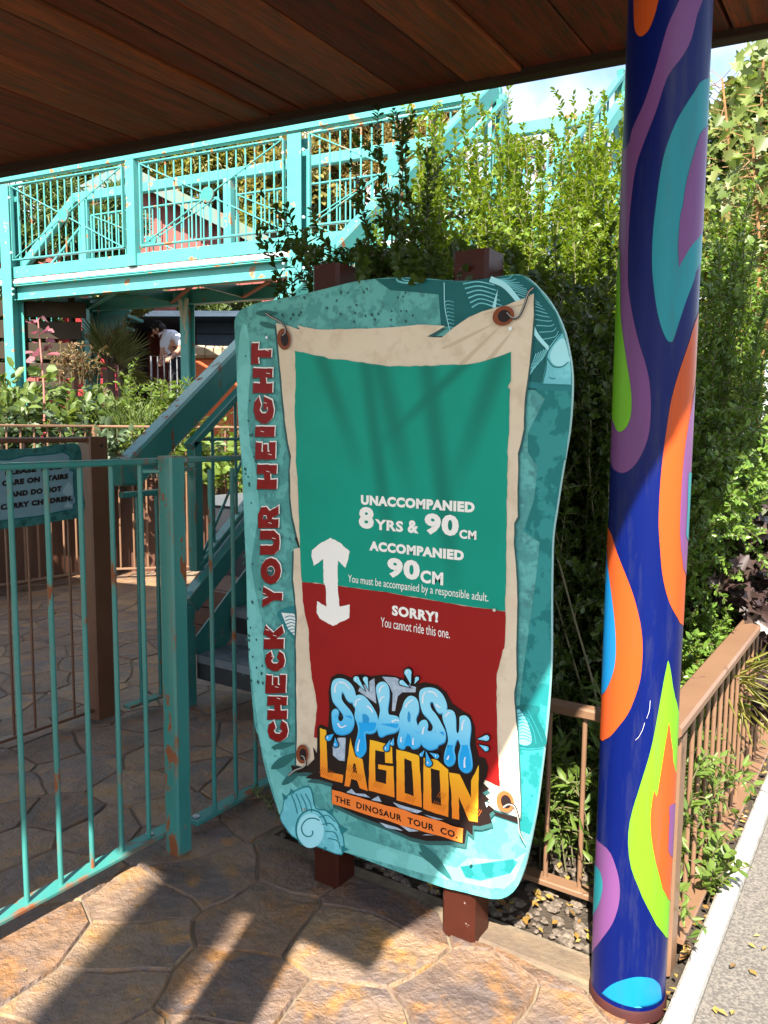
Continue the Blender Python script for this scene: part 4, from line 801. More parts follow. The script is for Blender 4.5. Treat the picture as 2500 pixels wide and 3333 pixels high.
# ================================================================ painted column
CX, CY, CR = -.489, 1.83, .087
PC = thing('painted_column', (CX, CY, 0), 'round blue column painted with purple teal orange and green swirls', 'column')
pmat = lambda n, c: mat(n, c, tuple(x*.82 for x in c), 9, .36, .35, 45, stretch=(1, 1, .12), bdist=.0012, spec=.16, dirt=(tuple(.6*x+.02 for x in c), 26))
PB = pmat('paint_blue', (.0005, .0058, .080)); PP = pmat('paint_purple', (.145, .052, .165)); PT = pmat('paint_teal', (.012, .20, .235)); PO = pmat('paint_orange', (.42, .065, .012)); PG = pmat('paint_lime', (.13, .36, .014)); PS = pmat('paint_sky', (.006, .165, .40)); PS2 = pmat('paint_pale_aqua', (.05, .40, .50))
m = MB(); m.lathe([(CR, .02), (CR, 1.), (CR, 2.), (CR, 2.68)], (CX, CY, 0), 64); shaft = m.build('shaft', PB, PC, True)
m = MB(); m.lathe([(CR+.004, -.01), (CR+.004, .014), (CR+.001, .02), (CR-.01, .021)], (CX, CY, 0), 64); m.build('base_ring', mat('maroon_base', (.05, .014, .012), (.035, .012, .012), 20, .6), PC, True)
dC = Vector((CX, CY)).length; aC = math.atan2(-CY, -CX)
def oncol(p):
    d = ray(*p); h = Vector((d[0], d[1])); L = h.length; h /= L; q = (h.x*CY-h.y*CX)/CR                      # how far the sight line passes beside the axis
    s = max(-1, min(1, q)); b = math.asin(s)                       # angle round the shaft as seen from here
    along = (h.x*CX+h.y*CY) - CR*math.cos(b); z = HCAM + d[2]*along/L
    if abs(q) > 1: b += math.copysign(min(1.1, (abs(q)-1)*6), q)
    P_ = b if abs(q) <= 1 else b
    pt = (h.x*along-CX, h.y*along-CY) if abs(q) <= 1 else None
    th = math.atan2(pt[1], pt[0]) if pt else math.atan2(h.y*along-CY, h.x*along-CX) + (b - math.copysign(math.pi/2, q))*1.
    u = (th-aC+math.pi) % (2*math.pi)-math.pi
    return (u*CR, z)
def paint(loop, k, mt, sm=3):
    lp = [oncol(p) for p in loop]; lp = smooth_loop(lp, sm) if sm else lp
    bm = bmesh.new(); vs = [bm.verts.new((u, v, 0)) for u, v in lp]; 
    for t in tessellate_polygon([[Vector((u, v, 0)) for u, v in lp]]):
        try: bm.faces.new([vs[i] for i in t])
        except ValueError: pass
    for i in range(-40, 41):
        bmesh.ops.bisect_plane(bm, geom=bm.verts[:]+bm.edges[:]+bm.faces[:], plane_co=(i*CR*math.pi/32, 0, 0), plane_no=(1, 0, 0))
    r = CR+.0008*k; o = Vector((CX, CY, 0))
    for v in bm.verts: th = v.co.x/CR+aC; z = v.co.y; v.co = Vector((CX+r*math.cos(th), CY+r*math.sin(th), min(2.66, max(.031, z))))-o
    me = bpy.data.meshes.new('painted_patch'); bm.to_mesh(me); bm.free(); me.materials.append(mt); me.shade_smooth(); return link('painted_patch', me, shaft)
q2 = lambda *p: [(900+x*.96444, y*.96444) for x, y in p]; q7 = lambda *p: [(1700+x*.48222, 900+y*.48222) for x, y in p]; q8 = lambda *p: [(1700+x*.48222, 1700+y*.48222) for x, y in p]
qc = lambda *p: [(1750+x*.45208, 2900+y*.45208) for x, y in p]; qr = lambda *p: [(2200+x*.2712, 100+y*.2712) for x, y in p]; qs = lambda *p: [(2150+x*.3165, 600+y*.3165) for x, y in p]
paint(q2((1205,-150),(1206,0),(1208,80),(1215,112),(1229,123),(1245,115),(1265,85),(1290,0),(1310,-150)), 1, PO)
paint(q2((1420,-160),(1360,0),(1320,90),(1280,230),(1240,350),(1200,440),(1180,500),(1140,560))+q7((560,100),(540,600),(540,1100),(585,1210),(598,1250),(620,1300),(670,1325),(720,1310),(770,1260),(820,1170),(855,1060),(868,900),(860,720),(830,580),(790,450),(750,280),(725,130),(715,0))+q2((1190,780),(1200,660),(1215,560),(1245,470),(1280,380),(1320,260),(1370,190),(1400,130),(1438,0),(1490,-160)), 1, PP)
paint(q2((1130,820),(1158,840),(1160,890))+q7((665,20),(668,250),(690,450),(715,620),(735,750),(741,850),(735,940),(710,1010),(670,1048),(640,1035),(622,990),(600,900),(560,780),(560,300)), 2, PG)
paint(q2((1530,200),(1472,243),(1440,270),(1410,310),(1360,390),(1325,470),(1300,560),(1280,700),(1270,800),(1268,900))+q7((893,110),(915,250),(945,360),(975,425),(998,442),(1020,425),(1060,300),(1110,150),(1165,0))+qs((360,900),(415,800),(480,700)), 1, PT)
paint(qr((470,960),(405,1072),(320,1190),(260,1320),(200,1520),(150,1700),(110,1880),(80,2100))+qs((205,300),(188,480),(179,640),(184,760),(190,850),(205,815),(250,740),(330,610),(435,465),(520,330)), 2, PP, 2)
paint(qs((440,1150),(390,1310),(350,1430),(300,1600),(240,1780),(180,1960),(140,2100))+q7((1000,860),(975,1020),(950,1200),(935,1350),(925,1500))+q8((920,20),(930,180),(945,350),(975,490),(1010,580),(1050,650),(1078,690),(1140,760),(1200,400))+q7((1240,1200),(1260,600)), 1, PO)
paint(q7((1180,660),(1160,760),(1140,880),(1110,1050),(1085,1250),(1070,1450))+q8((1062,20),(1064,120),(1075,230),(1098,345),(1160,400))+q7((1220,1400),(1230,900)), 2, PP)
paint(q7((1130,1320),(1115,1390),(1110,1550))+q8((1104,20),(1108,110),(1150,200),(1170,20))+q7((1180,1450)), 3, PT)
paint(q8((500,-120),(560,-60),(575,10),(600,70),(640,200),(690,330),(740,460),(780,600),(805,730),(813,860),(805,1000),(790,1090),(755,1200),(710,1300),(650,1380),(600,1440),(560,1465),(530,1463),(470,1400),(440,700)), 1, PO)
paint(q8((500,60),(568,130),(582,300),(600,440),(620,600),(632,740),(635,860),(628,960),(605,1050),(575,1120),(550,1155),(530,1165),(480,1140),(440,600)), 2, PS)
paint(q8((985,932),(972,985),(960,1040),(935,1180),(910,1320),(880,1480),(850,1600),(810,1730),(770,1860))+Z6((1108,262),(1085,350),(1078,440),(1090,540),(1120,620),(1160,710),(1232,828),(1320,900),(1340,400))+q8((1120,1500),(1060,1330),(1030,1180),(1005,1030)), 1, PG, 2)
paint(q8((988,1348),(977,1415),(965,1480),(945,1610),(925,1740),(905,1850))+Z6((1185,220),(1172,300),(1170,370),(1180,460),(1205,570),(1242,672),(1300,740),(1310,300))+q8((1075,1850),(1030,1680),(1012,1540),(1000,1450)), 2, PO, 2)
paint(Z6((1256,275),(1247,340),(1243,420),(1250,490),(1280,540),(1300,380)), 3, PP)
paint(Z6((900,380),(945,407),(990,460),(1025,530),(1043,610),(1040,690),(1015,770),(975,830),(940,877),(925,905),(880,920),(860,600)), 1, PP)
paint(Z6((900,490),(941,517),(960,550),(973,600),(970,650),(950,710),(930,752),(890,760),(870,600)), 2, PT)
paint(qc((438,800),(470,730),(540,670),(630,635),(720,617),(810,625),(860,655),(885,700),(892,800),(890,862),(830,900),(740,915),(640,905),(540,862),(470,825)), 1, PS)
paint(qc((602,896),(640,858),(720,828),(770,850),(808,885),(800,904),(740,916),(660,906)), 2, PS2)
# scratches in the paint
for pts in (q8((862,1200),(855,1270),(838,1320)), q8((825,1350),(812,1395),(790,1440),(765,1468))): paint(ribbon(pts, .8, .6), 4, WHITE, 0)
# ================================================================ foliage
def unit(v): return v/np.maximum(1e-9, np.linalg.norm(v, axis=-1, keepdims=True))
LSH = {'oval': ([(0, 0), (.35, .42), (.75, .40), (1, 0)], ), 'round': ([(0, 0), (.25, .55), (.7, .6), (1, 0)],), 'lance': ([(0, 0), (.3, .3), (.65, .22), (1, 0)],),
       'maple': ([(0, 0), (-.05, .35), (.30, .30), (.32, .75), (.58, .38), (.78, .46), (.76, .2), (1, 0)],)}
def leaf_mesh(name, P, D, N, L, W, shape, mt, fold=.25):
    """one mesh of many folded leaves: points P, directions D, normals N, lengths L"""
    P, D, N = np.asarray(P, float), unit(np.asarray(D, float)), np.asarray(N, float)
    S = unit(np.cross(D, N)); N = np.cross(S, D); L = np.broadcast_to(np.asarray(L, float), (len(P),))[:, None]; W = W*L
    half = LSH[shape][0]; mid = [0, len(half)-1]; k = len(half)-2
    vs = [P, P+D*L]                                                     # base, tip
    for s in (1, -1):
        for x, y in half[1:-1]: vs.append(P+D*L*x+S*W*y*s+N*(W*y*fold+0) - N*L*.10*x*x)
    vs[1] = vs[1]-N*L*.14
    nv = len(vs); V = np.stack(vs, 1).reshape(-1, 3); base = (np.arange(len(P))*nv)[:, None]
    r = [0]+[2+i for i in range(k)]+[1]; l = [0, 1]+[2+k+i for i in range(k-1, -1, -1)]
    F = np.concatenate([base+np.array(r), base+np.array(l)], 1).reshape(-1); n = k+2
    me = bpy.data.meshes.new(name); me.vertices.add(len(V)); me.vertices.foreach_set('co', V.ravel()); me.loops.add(len(F)); me.loops.foreach_set('vertex_index', F)
    me.polygons.add(len(F)//n); me.polygons.foreach_set('loop_start', np.arange(0, len(F), n)); me.polygons.foreach_set('loop_total', np.full(len(F)//n, n)); me.update(); me.validate()
    me.materials.append(mt); return me
def bez(a, b, c, n): t = np.linspace(0, 1, n)[:, None]; return (1-t)**2*a+2*t*(1-t)*b+t*t*c
class Twigs:
    def __init__(s): s.P, s.D, s.N, s.L = [], [], [], []; s.mb = MB()
    def leaves(s, path, step, L, start=.1, spread=.9, jit=.35, per=2):
        path = np.asarray(path); seg = np.linalg.norm(np.diff(path, axis=0), axis=1); cum = np.concatenate([[0], np.cumsum(seg)]); n = int(cum[-1]*(1-start)/step)
        if n < 1: return
        for q in range(per):
            u = start*cum[-1]+(np.arange(n)+RNG.random(n))*step; p = np.stack([np.interp(u, cum, path[:, i]) for i in range(3)], 1)
            ahead = np.stack([np.interp(np.minimum(u+.02, cum[-1]), cum, path[:, i]) for i in range(3)], 1); back = np.stack([np.interp(np.maximum(u-.02, 0), cum, path[:, i]) for i in range(3)], 1)
            T = unit(ahead-back); R = unit(np.cross(T, RNG.normal(size=(n, 3)))); d = T*.75+R*spread+RNG.normal(size=(n, 3))*jit*.4
            nn = unit(T*.6-R*.5+np.array([0, 0, .6])+RNG.normal(size=(n, 3))*jit); s.P.append(p); s.D.append(d); s.N.append(nn); s.L.append(L*RNG.uniform(.65, 1.2, n))
    def branch(s, path, r0, r1, n=5): path = [Vector(p) for p in path]; k = len(path); s.mb.tube(path, [r0+(r1-r0)*i/(k-1) for i in range(k)], n, False)
    def finish(s, name, label, cat, loc, lm_, W, shape, group=None, twig=TWIG, stem='branches', leafname='foliage', fold=.25):
        t = thing(name, tuple(loc), label, cat, group); o = np.array(loc)
        if s.mb.v: s.mb.build(stem, twig, t, True)
        link(leafname, leaf_mesh(leafname, np.concatenate(s.P)-o, np.concatenate(s.D), np.concatenate(s.N), np.concatenate(s.L), W, shape, lm_, fold), t); return t
nprng = lambda a, b: RNG.uniform(a, b)
LM_SHRUB_SHADED = leaf_mat('shaded_shrub_leaf', [(.028, .054, .009), (.045, .078, .012), (.07, .11, .018), (.035, .064, .010)], .45, .4)  # shaded front of the shrub: the shade is put into the leaf colour
LM_SHRUB_LIT = leaf_mat('lit_shrub_leaf', [(.095, .165, .018), (.14, .215, .026), (.185, .255, .038), (.11, .185, .02)], .42, .36)  # lit copy of the shrub leaf, for the part standing in the sun
LM_LIGHT = leaf_mat('light_leaf', [(.099, .149, .037), (.124, .174, .037), (.074, .124, .031)], .4)
LM_YEL = leaf_mat('yellow_green_leaf', [(.20, .19, .03), (.195, .180, .038), (.098, .112, .022), (.225, .195, .030)], .4)
LM_MID = leaf_mat('mid_green_leaf', [(.046, .078, .019), (.078, .117, .029), (.111, .143, .039)], .35)
LM_DARK = leaf_mat('dark_green_leaf', [(.019, .039, .012), (.033, .055, .016), (.052, .078, .019)], .3)
LM_PINK = leaf_mat('pink_leaf', [(.24, .07, .09), (.27, .11, .12), (.18, .045, .06)], .35); LM_PURP = leaf_mat('dark_purple_leaf', [(.033, .021, .021), (.051, .030, .027), (.066, .045, .036)], .15, .38)
LM_VAR = leaf_mat('pale_maple_leaf', [(.11, .16, .03), (.16, .20, .045), (.085, .13, .025), (.20, .22, .07)], .42); LM_BLUE = leaf_mat('soft_grey_leaf', [(.072, .114, .060), (.096, .138, .072)], .3)
LM_PALM = leaf_mat('palm_leaf', [(.06, .08, .02), (.12, .13, .035), (.22, .21, .08)], .25, .38)
def arching(tw, base, tip, L, step, side=5, r=.006, bow=.25, start=.12, sl=(.10, .26), per=2):
    base, tip = np.asarray(base, float), np.asarray(tip, float); mid = (base+tip)/2; mid[2] += abs(tip[2]-base[2])*bow; mid[:2] = base[:2]+(mid[:2]-base[:2])*.75
    p = bez(base, mid, tip, 14); p += np.cumsum(RNG.normal(size=p.shape)*.012, 0)*np.linspace(.2, 1, 14)[:, None]*(1 if np.linalg.norm(tip-base) > .8 else .3); tw.branch(p, r, .0016); tw.leaves(p, step, L, start, per=per)
    for _ in range(side):
        i = RNG.integers(4, 13); q = p[i]; T = p[min(13, i+1)]-p[i-1]; T /= np.linalg.norm(T)+1e-9
        d = T*.45+RNG.normal(size=3)*.6+np.array([0, 0, .12]); d /= np.linalg.norm(d); ln = nprng(*sl); e = q+d*ln+np.array([0, 0, -.02]); m_ = q+d*ln*.5+np.array([0, 0, .03])
        pp = bez(q, m_, e, 6); tw.branch(pp, .0022, .001, 3); tw.leaves(pp, step, L*.92, .1, per=per)
bedbase = lambda: np.array([nprng(-1.45, -.6), nprng(2.45, 3.6), 0.])
# big shrub behind the board: tips read off the photograph, each at its own distance
tips = [(600,450,2.75),(650,440,2.9),(655,520,2.8),(665,556,2.7),(690,588,2.7),(705,430,3.0),(745,505,2.9),(790,380,3.0),(775,222,3.0),(830,245,3.1),(842,300,3.0),(862,330,3.2),(900,222,3.2),(925,250,3.1),(905,330,3.0),(950,240,3.4),(985,250,3.3),(1000,205,3.5),(1010,330,3.2),(1035,300,3.4),(1060,285,3.6),(1095,190,3.6),(1108,260,3.4),(1130,240,3.7),(1165,252,3.6),(1190,300,3.5),(1215,205,3.8),(1240,270,3.6),(1275,210,3.7),(1290,240,3.5),(1322,178,3.6),(1345,160,3.5),(1340,250,3.4),(1310,330,3.3),(1280,380,3.3),(1230,380,3.3),(1160,380,3.2),(1080,400,3.1),(980,420,3.0),(900,430,2.9),(860,450,2.8),(800,480,2.8),(1350,420,3.2),(1330,470,3.0),(1250,480,3.0),(1150,470,3.0),(1050,490,2.9),(950,500,2.8)]
tw = Twigs(); tw2 = Twigs(); twb = Twigs(); LL = .031
for i, (x, y, t) in enumerate(tips):
    t += .45 if x > 890 else 0; tip = np.array(at(x, y, t)); b = bedbase(); b[0] = min(-.55, max(-1.6, b[0]*.4+tip[0]*.6)); b[1] = max(2.35, min(4.6, tip[1]-nprng(.0, .5)))
    dst = tw if x < 890 else twb  # splits the shrub between its shade-coloured and its lit leaves
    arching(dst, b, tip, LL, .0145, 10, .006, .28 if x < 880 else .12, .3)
    for k in range(3 if x > 890 else (1 if i % 2 else 0)):
        e = at(x+nprng(-45, 45), y+nprng(10, 190), t+nprng(-.2, .35)); arching(dst, b+np.array([nprng(-.1, .1), nprng(-.1, .1), 0]), e, LL, .012, 9, .005, .15, .25)
for _ in range(120):
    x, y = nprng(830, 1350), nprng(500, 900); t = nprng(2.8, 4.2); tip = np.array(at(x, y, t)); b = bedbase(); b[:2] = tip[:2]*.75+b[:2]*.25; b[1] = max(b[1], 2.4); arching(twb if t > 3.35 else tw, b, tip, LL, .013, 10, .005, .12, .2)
for _ in range(40):
    x, y = nprng(740, 900), nprng(500, 640); t = nprng(2.7, 3.2); tip = np.array(at(x, y, t)); b = bedbase(); arching(tw, b, tip, LL, .0115, 7, .005, .2, .45)
for _ in range(230):
    x, y = nprng(1185, 1340), nprng(600, 1560); t = nprng(2.7, 3.6); tip = np.array(at(x, y, t)); b = np.array([tip[0]+nprng(-.2, .1), max(2.35, tip[1]+nprng(-.1, .3)), 0]); arching(tw, b, tip, LL, .012, 8, .004, .1, .12)
for (x0, y0, t0, x1, y1, t1) in [(870,545,2.75,905,612,2.0),(840,560,2.7,872,600,2.03),(925,560,2.7,942,608,1.99),(985,545,2.7,1003,588,1.96),(1010,560,2.75,1032,602,1.93),(700,575,2.6,668,560,2.45),(770,560,2.7,787,592,2.1),(1105,560,2.6,1120,604,1.9),(1150,600,2.6,1185,640,2.3),(1215,640,2.5,1320,655,2.1),(1200,700,2.5,1300,700,2.2)]:
    a, b = np.array(at(x0, y0, t0)), np.array(at(x1, y1, t1)); c = (a+b)/2+np.array([0, 0, .07]); pth = bez(a, c, b, 9); tw.branch(pth, .003, .0012, 4); tw.leaves(pth, .010, .032, .05)
tw.finish('shrub', 'arching shrub with shade put into its leaf colour close behind the height sign', 'shrub', (-1.0, 2.9, 0), LM_SHRUB_SHADED, .6, 'oval')
twb.finish('shrub', 'sunlit yellow green shrub with upright sprays rising behind the shade coloured shrub', 'shrub', (-.9, 3.6, 0), LM_SHRUB_LIT, .6, 'oval')
# the same shrub's neighbour right of the column: pale sprays in the sun
for _ in range(150):
    x, y = nprng(1490, 1675), nprng(430, 1420); t = nprng(2.9, 3.9) if y < 800 else nprng(2.8, 3.5)
    if y > 1180 and x > 1490+(1470-y)*.62: continue
    if x > 1590 and 1080 < y < 1420: continue
    tip = np.array(at(x, y, t)); b = np.array([min(-.55, tip[0]+nprng(-.35, 0)), tip[1]+nprng(.1, .5), 0]); arching(tw2, b, tip, LL*.95, .011, 8, .004, .1, .3)
for (x, y, t) in [(1570,980,2.5),(1600,930,2.6),(1640,900,2.6),(1655,985,2.7),(1630,1040,2.6),(1560,1120,2.45),(1540,1200,2.8),(1590,1210,3.1),(1545,1310,2.9),(1600,1240,3.2),(1570,1350,3.0),(1600,1290,3.3),(1530,1390,2.75),(1560,1390,2.9),(1520,1440,2.7),(1610,1010,2.5),(1580,1060,2.5),(1520,1370,2.7),(1555,1370,2.9),(1580,1330,3.1),(1545,1160,2.8),(1620,960,2.6)]:
    tip = np.array(at(x, y, t)); b = np.array([min(-.6, tip[0]-.35), tip[1]+.45, max(0, tip[2]-.55)]); arching(tw2, b, tip, LL, .010, 10, .004, .1, .25, (.08, .18))
tw2.finish('shrub', 'sunlit pale green small leaved shrub beside the painted column above the tan railing', 'shrub', (-.7, 3.4, 0), leaf_mat('sunny_shrub_leaf', [(.07, .14, .02), (.105, .185, .027), (.14, .22, .036)], .3, .36), .52, 'oval')
# small weed at the foot of the left sign post
tw = Twigs()
for _ in range(22): b = np.array([-1.62+nprng(-.05, .05), 1.97+nprng(-.03, .05), 0]); arching(tw, b, b+np.array([nprng(-.13, .10), nprng(-.10, .05), nprng(.05, .19)]), .017, .009, 2, .002, .2, .1, (.03, .06))
tw.finish('weed', 'small green weed growing at the lower left corner of the height sign', 'plant', (-1.62, 1.97, 0), LM_MID, .5, 'oval')
# broad leaved plants behind the short railing and through the long one
def bushy(n, box, L, hmin, hmax, step=.03, side=3, name='plant', label='', lm_=LM_LIGHT, W=.55, shape='lance', loc=None, out=(0, 0), group=None, cat='plant', r=.003):
    tw = Twigs()
    for _ in range(n):
        b = np.array([nprng(box[0], box[1]), nprng(box[2], box[3]), box[4] if len(box) > 4 else 0.]); h = nprng(hmin, hmax)
        arching(tw, b, b+np.array([nprng(-.16, .16)*h*1.6+out[0]*h, nprng(-.16, .16)*h*1.6+out[1]*h, h]), L, step, side, r, .15, .15, (L*1.5, L*4))
    loc = loc or ((box[0]+box[1])/2, (box[2]+box[3])/2, box[4] if len(box) > 4 else 0); return tw.finish(name, label, cat, loc, lm_, W, shape, group)
LM_FRESH = leaf_mat('fresh_leaf', [(.102, .162, .027), (.132, .198, .036), (.072, .126, .024)], .4)
bushy(38, (-1.02, -.66, 2.20, 2.50), .058, .18, .50, .028, 3, 'leafy_plant', 'broad leaved bright green plant behind the short railing between sign and column', LM_FRESH)
bushy(95, (-.70, -.485, 2.25, 4.1), .044, .15, .56, .028, 3, 'leafy_plant', 'broad leaved bright green plant growing through the long tan railing', LM_FRESH, out=(.12, -.1))
bushy(9, (-.44, -.40, 2.34, 2.46), .036, .08, .19, .02, 1, 'leafy_plant', 'small green plant leaning out over the white kerb', LM_FRESH, .62, 'oval', out=(.42, -.2))
tw = Twigs(); arching(tw, (-.45, 2.03, .14), (-.34, 1.96, .17), .036, .02, 2, .003, .3, .3, (.03, .06), 2); tw.finish('plant_sprig', 'single green sprig poking out low beside the painted column', 'plant', (-.45, 2.03, .14), LM_FRESH, .5, 'lance')
bushy(48, (-.66, -.49, 2.08, 2.75), .046, .12, .50, .026, 3, 'leafy_plant', 'bright green leaves pressing through the near bars of the long tan railing', LM_FRESH, out=(.10, -.1))
tw = Twigs()
for _ in range(34):
    x, y = nprng(1580, 1690), nprng(1090, 1500); tip = np.array(at(x, y, nprng(2.9, 3.5))); b = np.array([tip[0]-.12, tip[1]+.25, max(0, tip[2]-.45)]); arching(tw, b, tip, .075, .03, 3, .004, .15, .2, (.08, .2))
tw.finish('dark_plant', 'dark purple leaved plant below the sunlit shrub', 'plant', (-.6, 3.5, 0), LM_PURP, .95, 'maple')
tw = Twigs()
for _ in range(40):
    b = np.array([nprng(-.72, -.52), nprng(2.9, 3.3), .3]); a = nprng(0, 6.28); e = b+np.array([math.cos(a)*.24, math.sin(a)*.24, nprng(.02, .2)]); tw.leaves(bez(b, (b+e)/2+np.array([0, 0, .22]), e, 8), .03, .16, .3, .15, .1, 1)
tw.finish('grass_clump', 'yellow green clump of long thin grass under the tan railing', 'grass', (-.62, 3.1, .0), LM_YEL, .09, 'lance')
# pale maple with long stems, top right
tw = Twigs(); mb0 = np.array(at(1640, 760, 4.0))
for (x0, y0, x1, y1, t) in [(1610,780,1652,60,4.0),(1640,700,1625,300,3.9),(1600,760,1580,380,4.3),(1660,600,1690,80,3.9),(1590,560,1560,170,4.6)]:
    a, b = np.array(at(x0, y0, t)), np.array(at(x1, y1, t)); lo = np.array([a[0]-.05, a[1]+.2, 0]); tw.branch([lo, a, (a+b)/2+.01, b], .014, .006, 6)
    for u in np.linspace(.0, 1, 40):
        p = a+(b-a)*u
        for s in (-1, 1, 1):
            d = np.array(RT)*s*nprng(.4, 1)+np.array([0, 0, nprng(-.1, .5)])+RNG.normal(size=3)*.3; d /= np.linalg.norm(d); e = p+d*nprng(.05, .14); tw.branch([p, e], .0025, .002, 3)
            tw.P.append(e[None]); tw.D.append((d*.6+np.array([0, 0, -.7])+RNG.normal(size=3)*.25)[None]); tw.N.append((-np.array(FW)*.6+np.array([0, 0, .6])+RNG.normal(size=3)*.4)[None]); tw.L.append(np.array([nprng(.045, .085)]))
tw.finish('maple_sapling', 'pale leaved maple sapling with upright tan stems right of the painted column', 'tree', (mb0[0], mb0[1], 0), LM_VAR, .95, 'maple', None, mat('tan_stem', (.24, .13, .05), (.14, .075, .035), 8, .6), 'trunk', 'crown')
# ---- trees further away
def tree(name, label, px, y0, y1, w, t, n, L, lm_, trunk=.12, clumps=26, shape='oval', W=.6, zbase=.6, group=None, depth=None, seed=0):
    rg = np.random.default_rng(seed+17); top, bot = np.array(at(px, y0, t)), np.array(at(px, y1, t)); H_ = top[2]-bot[2]; rad = w/1700*t/2; dp = depth or rad*.8
    c0 = (top+bot)/2; root = np.array([c0[0], c0[1], zbase]); tt = thing(name, tuple(root), label, 'tree', group)
    m = MB(); m.tube([Vector(root), Vector(root*.5+c0*.5), Vector(c0), Vector((c0[0], c0[1], top[2]-.15*H_))], [trunk, trunk*.8, trunk*.55, trunk*.15], 8)
    cs = []
    for i in range(clumps):
        v = rg.normal(size=3); v /= np.linalg.norm(v); v *= rg.uniform(.35, 1)**.5; c = c0+np.array(RT)*v[0]*rad+np.array(FW)*v[1]*dp; c[2] += v[2]*H_/2; cs.append(c)
        s = np.array([c0[0], c0[1], min(c[2]-.1*H_, top[2]-.3*H_)]); m.tube([Vector(s), Vector((s+c)/2+rg.normal(size=3)*.05), Vector(c)], [trunk*.25, trunk*.16, .008], 5, False)
    m.build('trunk', BARK, tt, True)
    cs = np.array(cs); k = rg.integers(0, clumps, n); sz = rg.uniform(.14, .34, clumps)*max(rad, H_/2)*.95; v = unit(rg.normal(size=(n, 3)))*(rg.random((n, 1))**.4); P = cs[k]+v*sz[k][:, None]*np.array([1, 1, .8])
    Dd = v+rg.normal(size=(n, 3))*.7+np.array([0, 0, -.2]); Nn = v+np.array([0, 0, .8])+rg.normal(size=(n, 3))*.5
    link('crown', leaf_mesh('crown', P-root, Dd, Nn, L*rg.uniform(.6, 1.3, n), W, shape, lm_), tt); return tt
TG = 'trees beyond the footbridge'
LM_OLIVE = leaf_mat('olive_leaf', [(.165, .143, .038), (.225, .195, .053), (.112, .105, .030)], .35); LM_RUSS = leaf_mat('russet_leaf', [(.195, .128, .038), (.150, .135, .038), (.240, .165, .045), (.105, .098, .030)], .3)
tree('tree', 'dense yellow green tree behind the middle guard panel of the footbridge', 470, 210, 570, 400, 19, 38000, .20, LM_YEL, .2, 40, 'lance', .4, seed=1)
tree('tree', 'olive tree with bare gaps at the top beside the tall bridge column', 640, 260, 540, 190, 17, 15000, .16, LM_OLIVE, .12, 22, seed=2)
tree('tree', 'russet tinged conifer beyond the right guard panel', 820, 225, 560, 300, 18, 28000, .22, LM_RUSS, .2, 36, 'lance', .25, seed=3)
tree('tree', 'brown green tree between the bridge and the big shrub', 930, 215, 470, 130, 20, 9000, .22, LM_RUSS, .16, 20, 'lance', .3, seed=4)
tree('tree', 'grey green feathery tree before the red hut on the far left', 150, 390, 600, 300, 13, 17000, .15, LM_MID, .12, 30, 'lance', .35, seed=5)
tree('tree', 'yellowish tree just under the canopy edge above the red hut', 250, 330, 470, 300, 17, 14000, .18, LM_YEL, .12, 18, 'lance', .4, seed=6)
tree('tree', 'small lime tree low behind the right end of the red hut roof', 590, 440, 560, 130, 15, 5000, .15, LM_YEL, .1, 14, seed=7)
tree('tree', 'bright yellow green bush tree under the footbridge deck', 262, 612, 658, 190, 11.0, 8000, .11, LM_YEL, .1, 22, seed=8, zbase=1.0)
tree('tree', 'dark leafed tree above the navy shed roof', 480, 640, 705, 170, 14.5, 6000, .13, LM_MID, .1, 16, seed=9, zbase=1.0)
tree('tree', 'tall light tree at the right edge behind the maple sapling', 1610, 130, 620, 170, 8.5, 14000, .11, LM_LIGHT, .1, 30, 'oval', seed=10, zbase=0)
tree('tree', 'rounded olive tree at the far right behind the pale shrub', 1590, 430, 900, 240, 7, 12000, .10, LM_YEL, .1, 26, seed=11, zbase=0)
tree('tree', 'airy yellow green tree between the stair flight and the painted column', 1200, 290, 640, 330, 14, 9000, .15, LM_YEL, .12, 30, 'lance', .4, seed=12, zbase=0)
tree('tree', 'wide hedge like tree filling the gap behind the staircase', 1080, 560, 900, 420, 13, 16000, .15, LM_MID, .14, 36, seed=13, zbase=0)
tree('tree', 'large dark tree far left behind the slatted screen', 10, 610, 800, 200, 11.5, 10000, .18, LM_DARK, .14, 24, seed=14)
# ---- planting behind the back railing
def pl(px, py, t, dx, dy, L, h0, h1, n, label, lm_, W=.6, shape='oval', step=.05, side=3, name='garden_plant', zoff=0.):
    c = at(px, py, t); z = max(.72, c.z-h1); return bushy(n, (c.x-dx, c.x+dx, c.y-dy, c.y+dy, z), L, h0, h1, step, side, name, label, lm_, W, shape, cat='plant')
pl(50, 830, 7.6, .4, .3, .12, .2, .45, 20, 'broad pale green leaves at the far left behind the back railing', LM_LIGHT, .6, 'oval', .10)
pl(150, 868, 7.3, .35, .25, .13, .12, .34, 18, 'large soft leaved plant under the pink topped stem', LM_LIGHT, .62, 'oval', .10)
pl(215, 850, 7.8, .3, .25, .09, .2, .42, 18, 'mid green hydrangea like plant left of the lime bush', LM_MID, .65, 'oval', .08)
pl(330, 810, 8.2, .65, .4, .07, .35, .8, 46, 'lime green small leaved bush in full sun before the orange wall', LM_FRESH, .5, 'oval', .045)
pl(290, 900, 7.4, .6, .25, .06, .2, .5, 44, 'low yellow green bush right behind the back railing', LM_FRESH, .55, 'oval', .045)
pl(400, 860, 8.4, .35, .3, .09, .3, .75, 18, 'thin willowy stems before the orange wall', LM_MID, .25, 'lance', .05)
pl(20, 905, 6.9, .3, .2, .10, .1, .4, 18, 'shaded ivy like plant at the far left edge below the railing top', LM_DARK, .7, 'oval', .06)
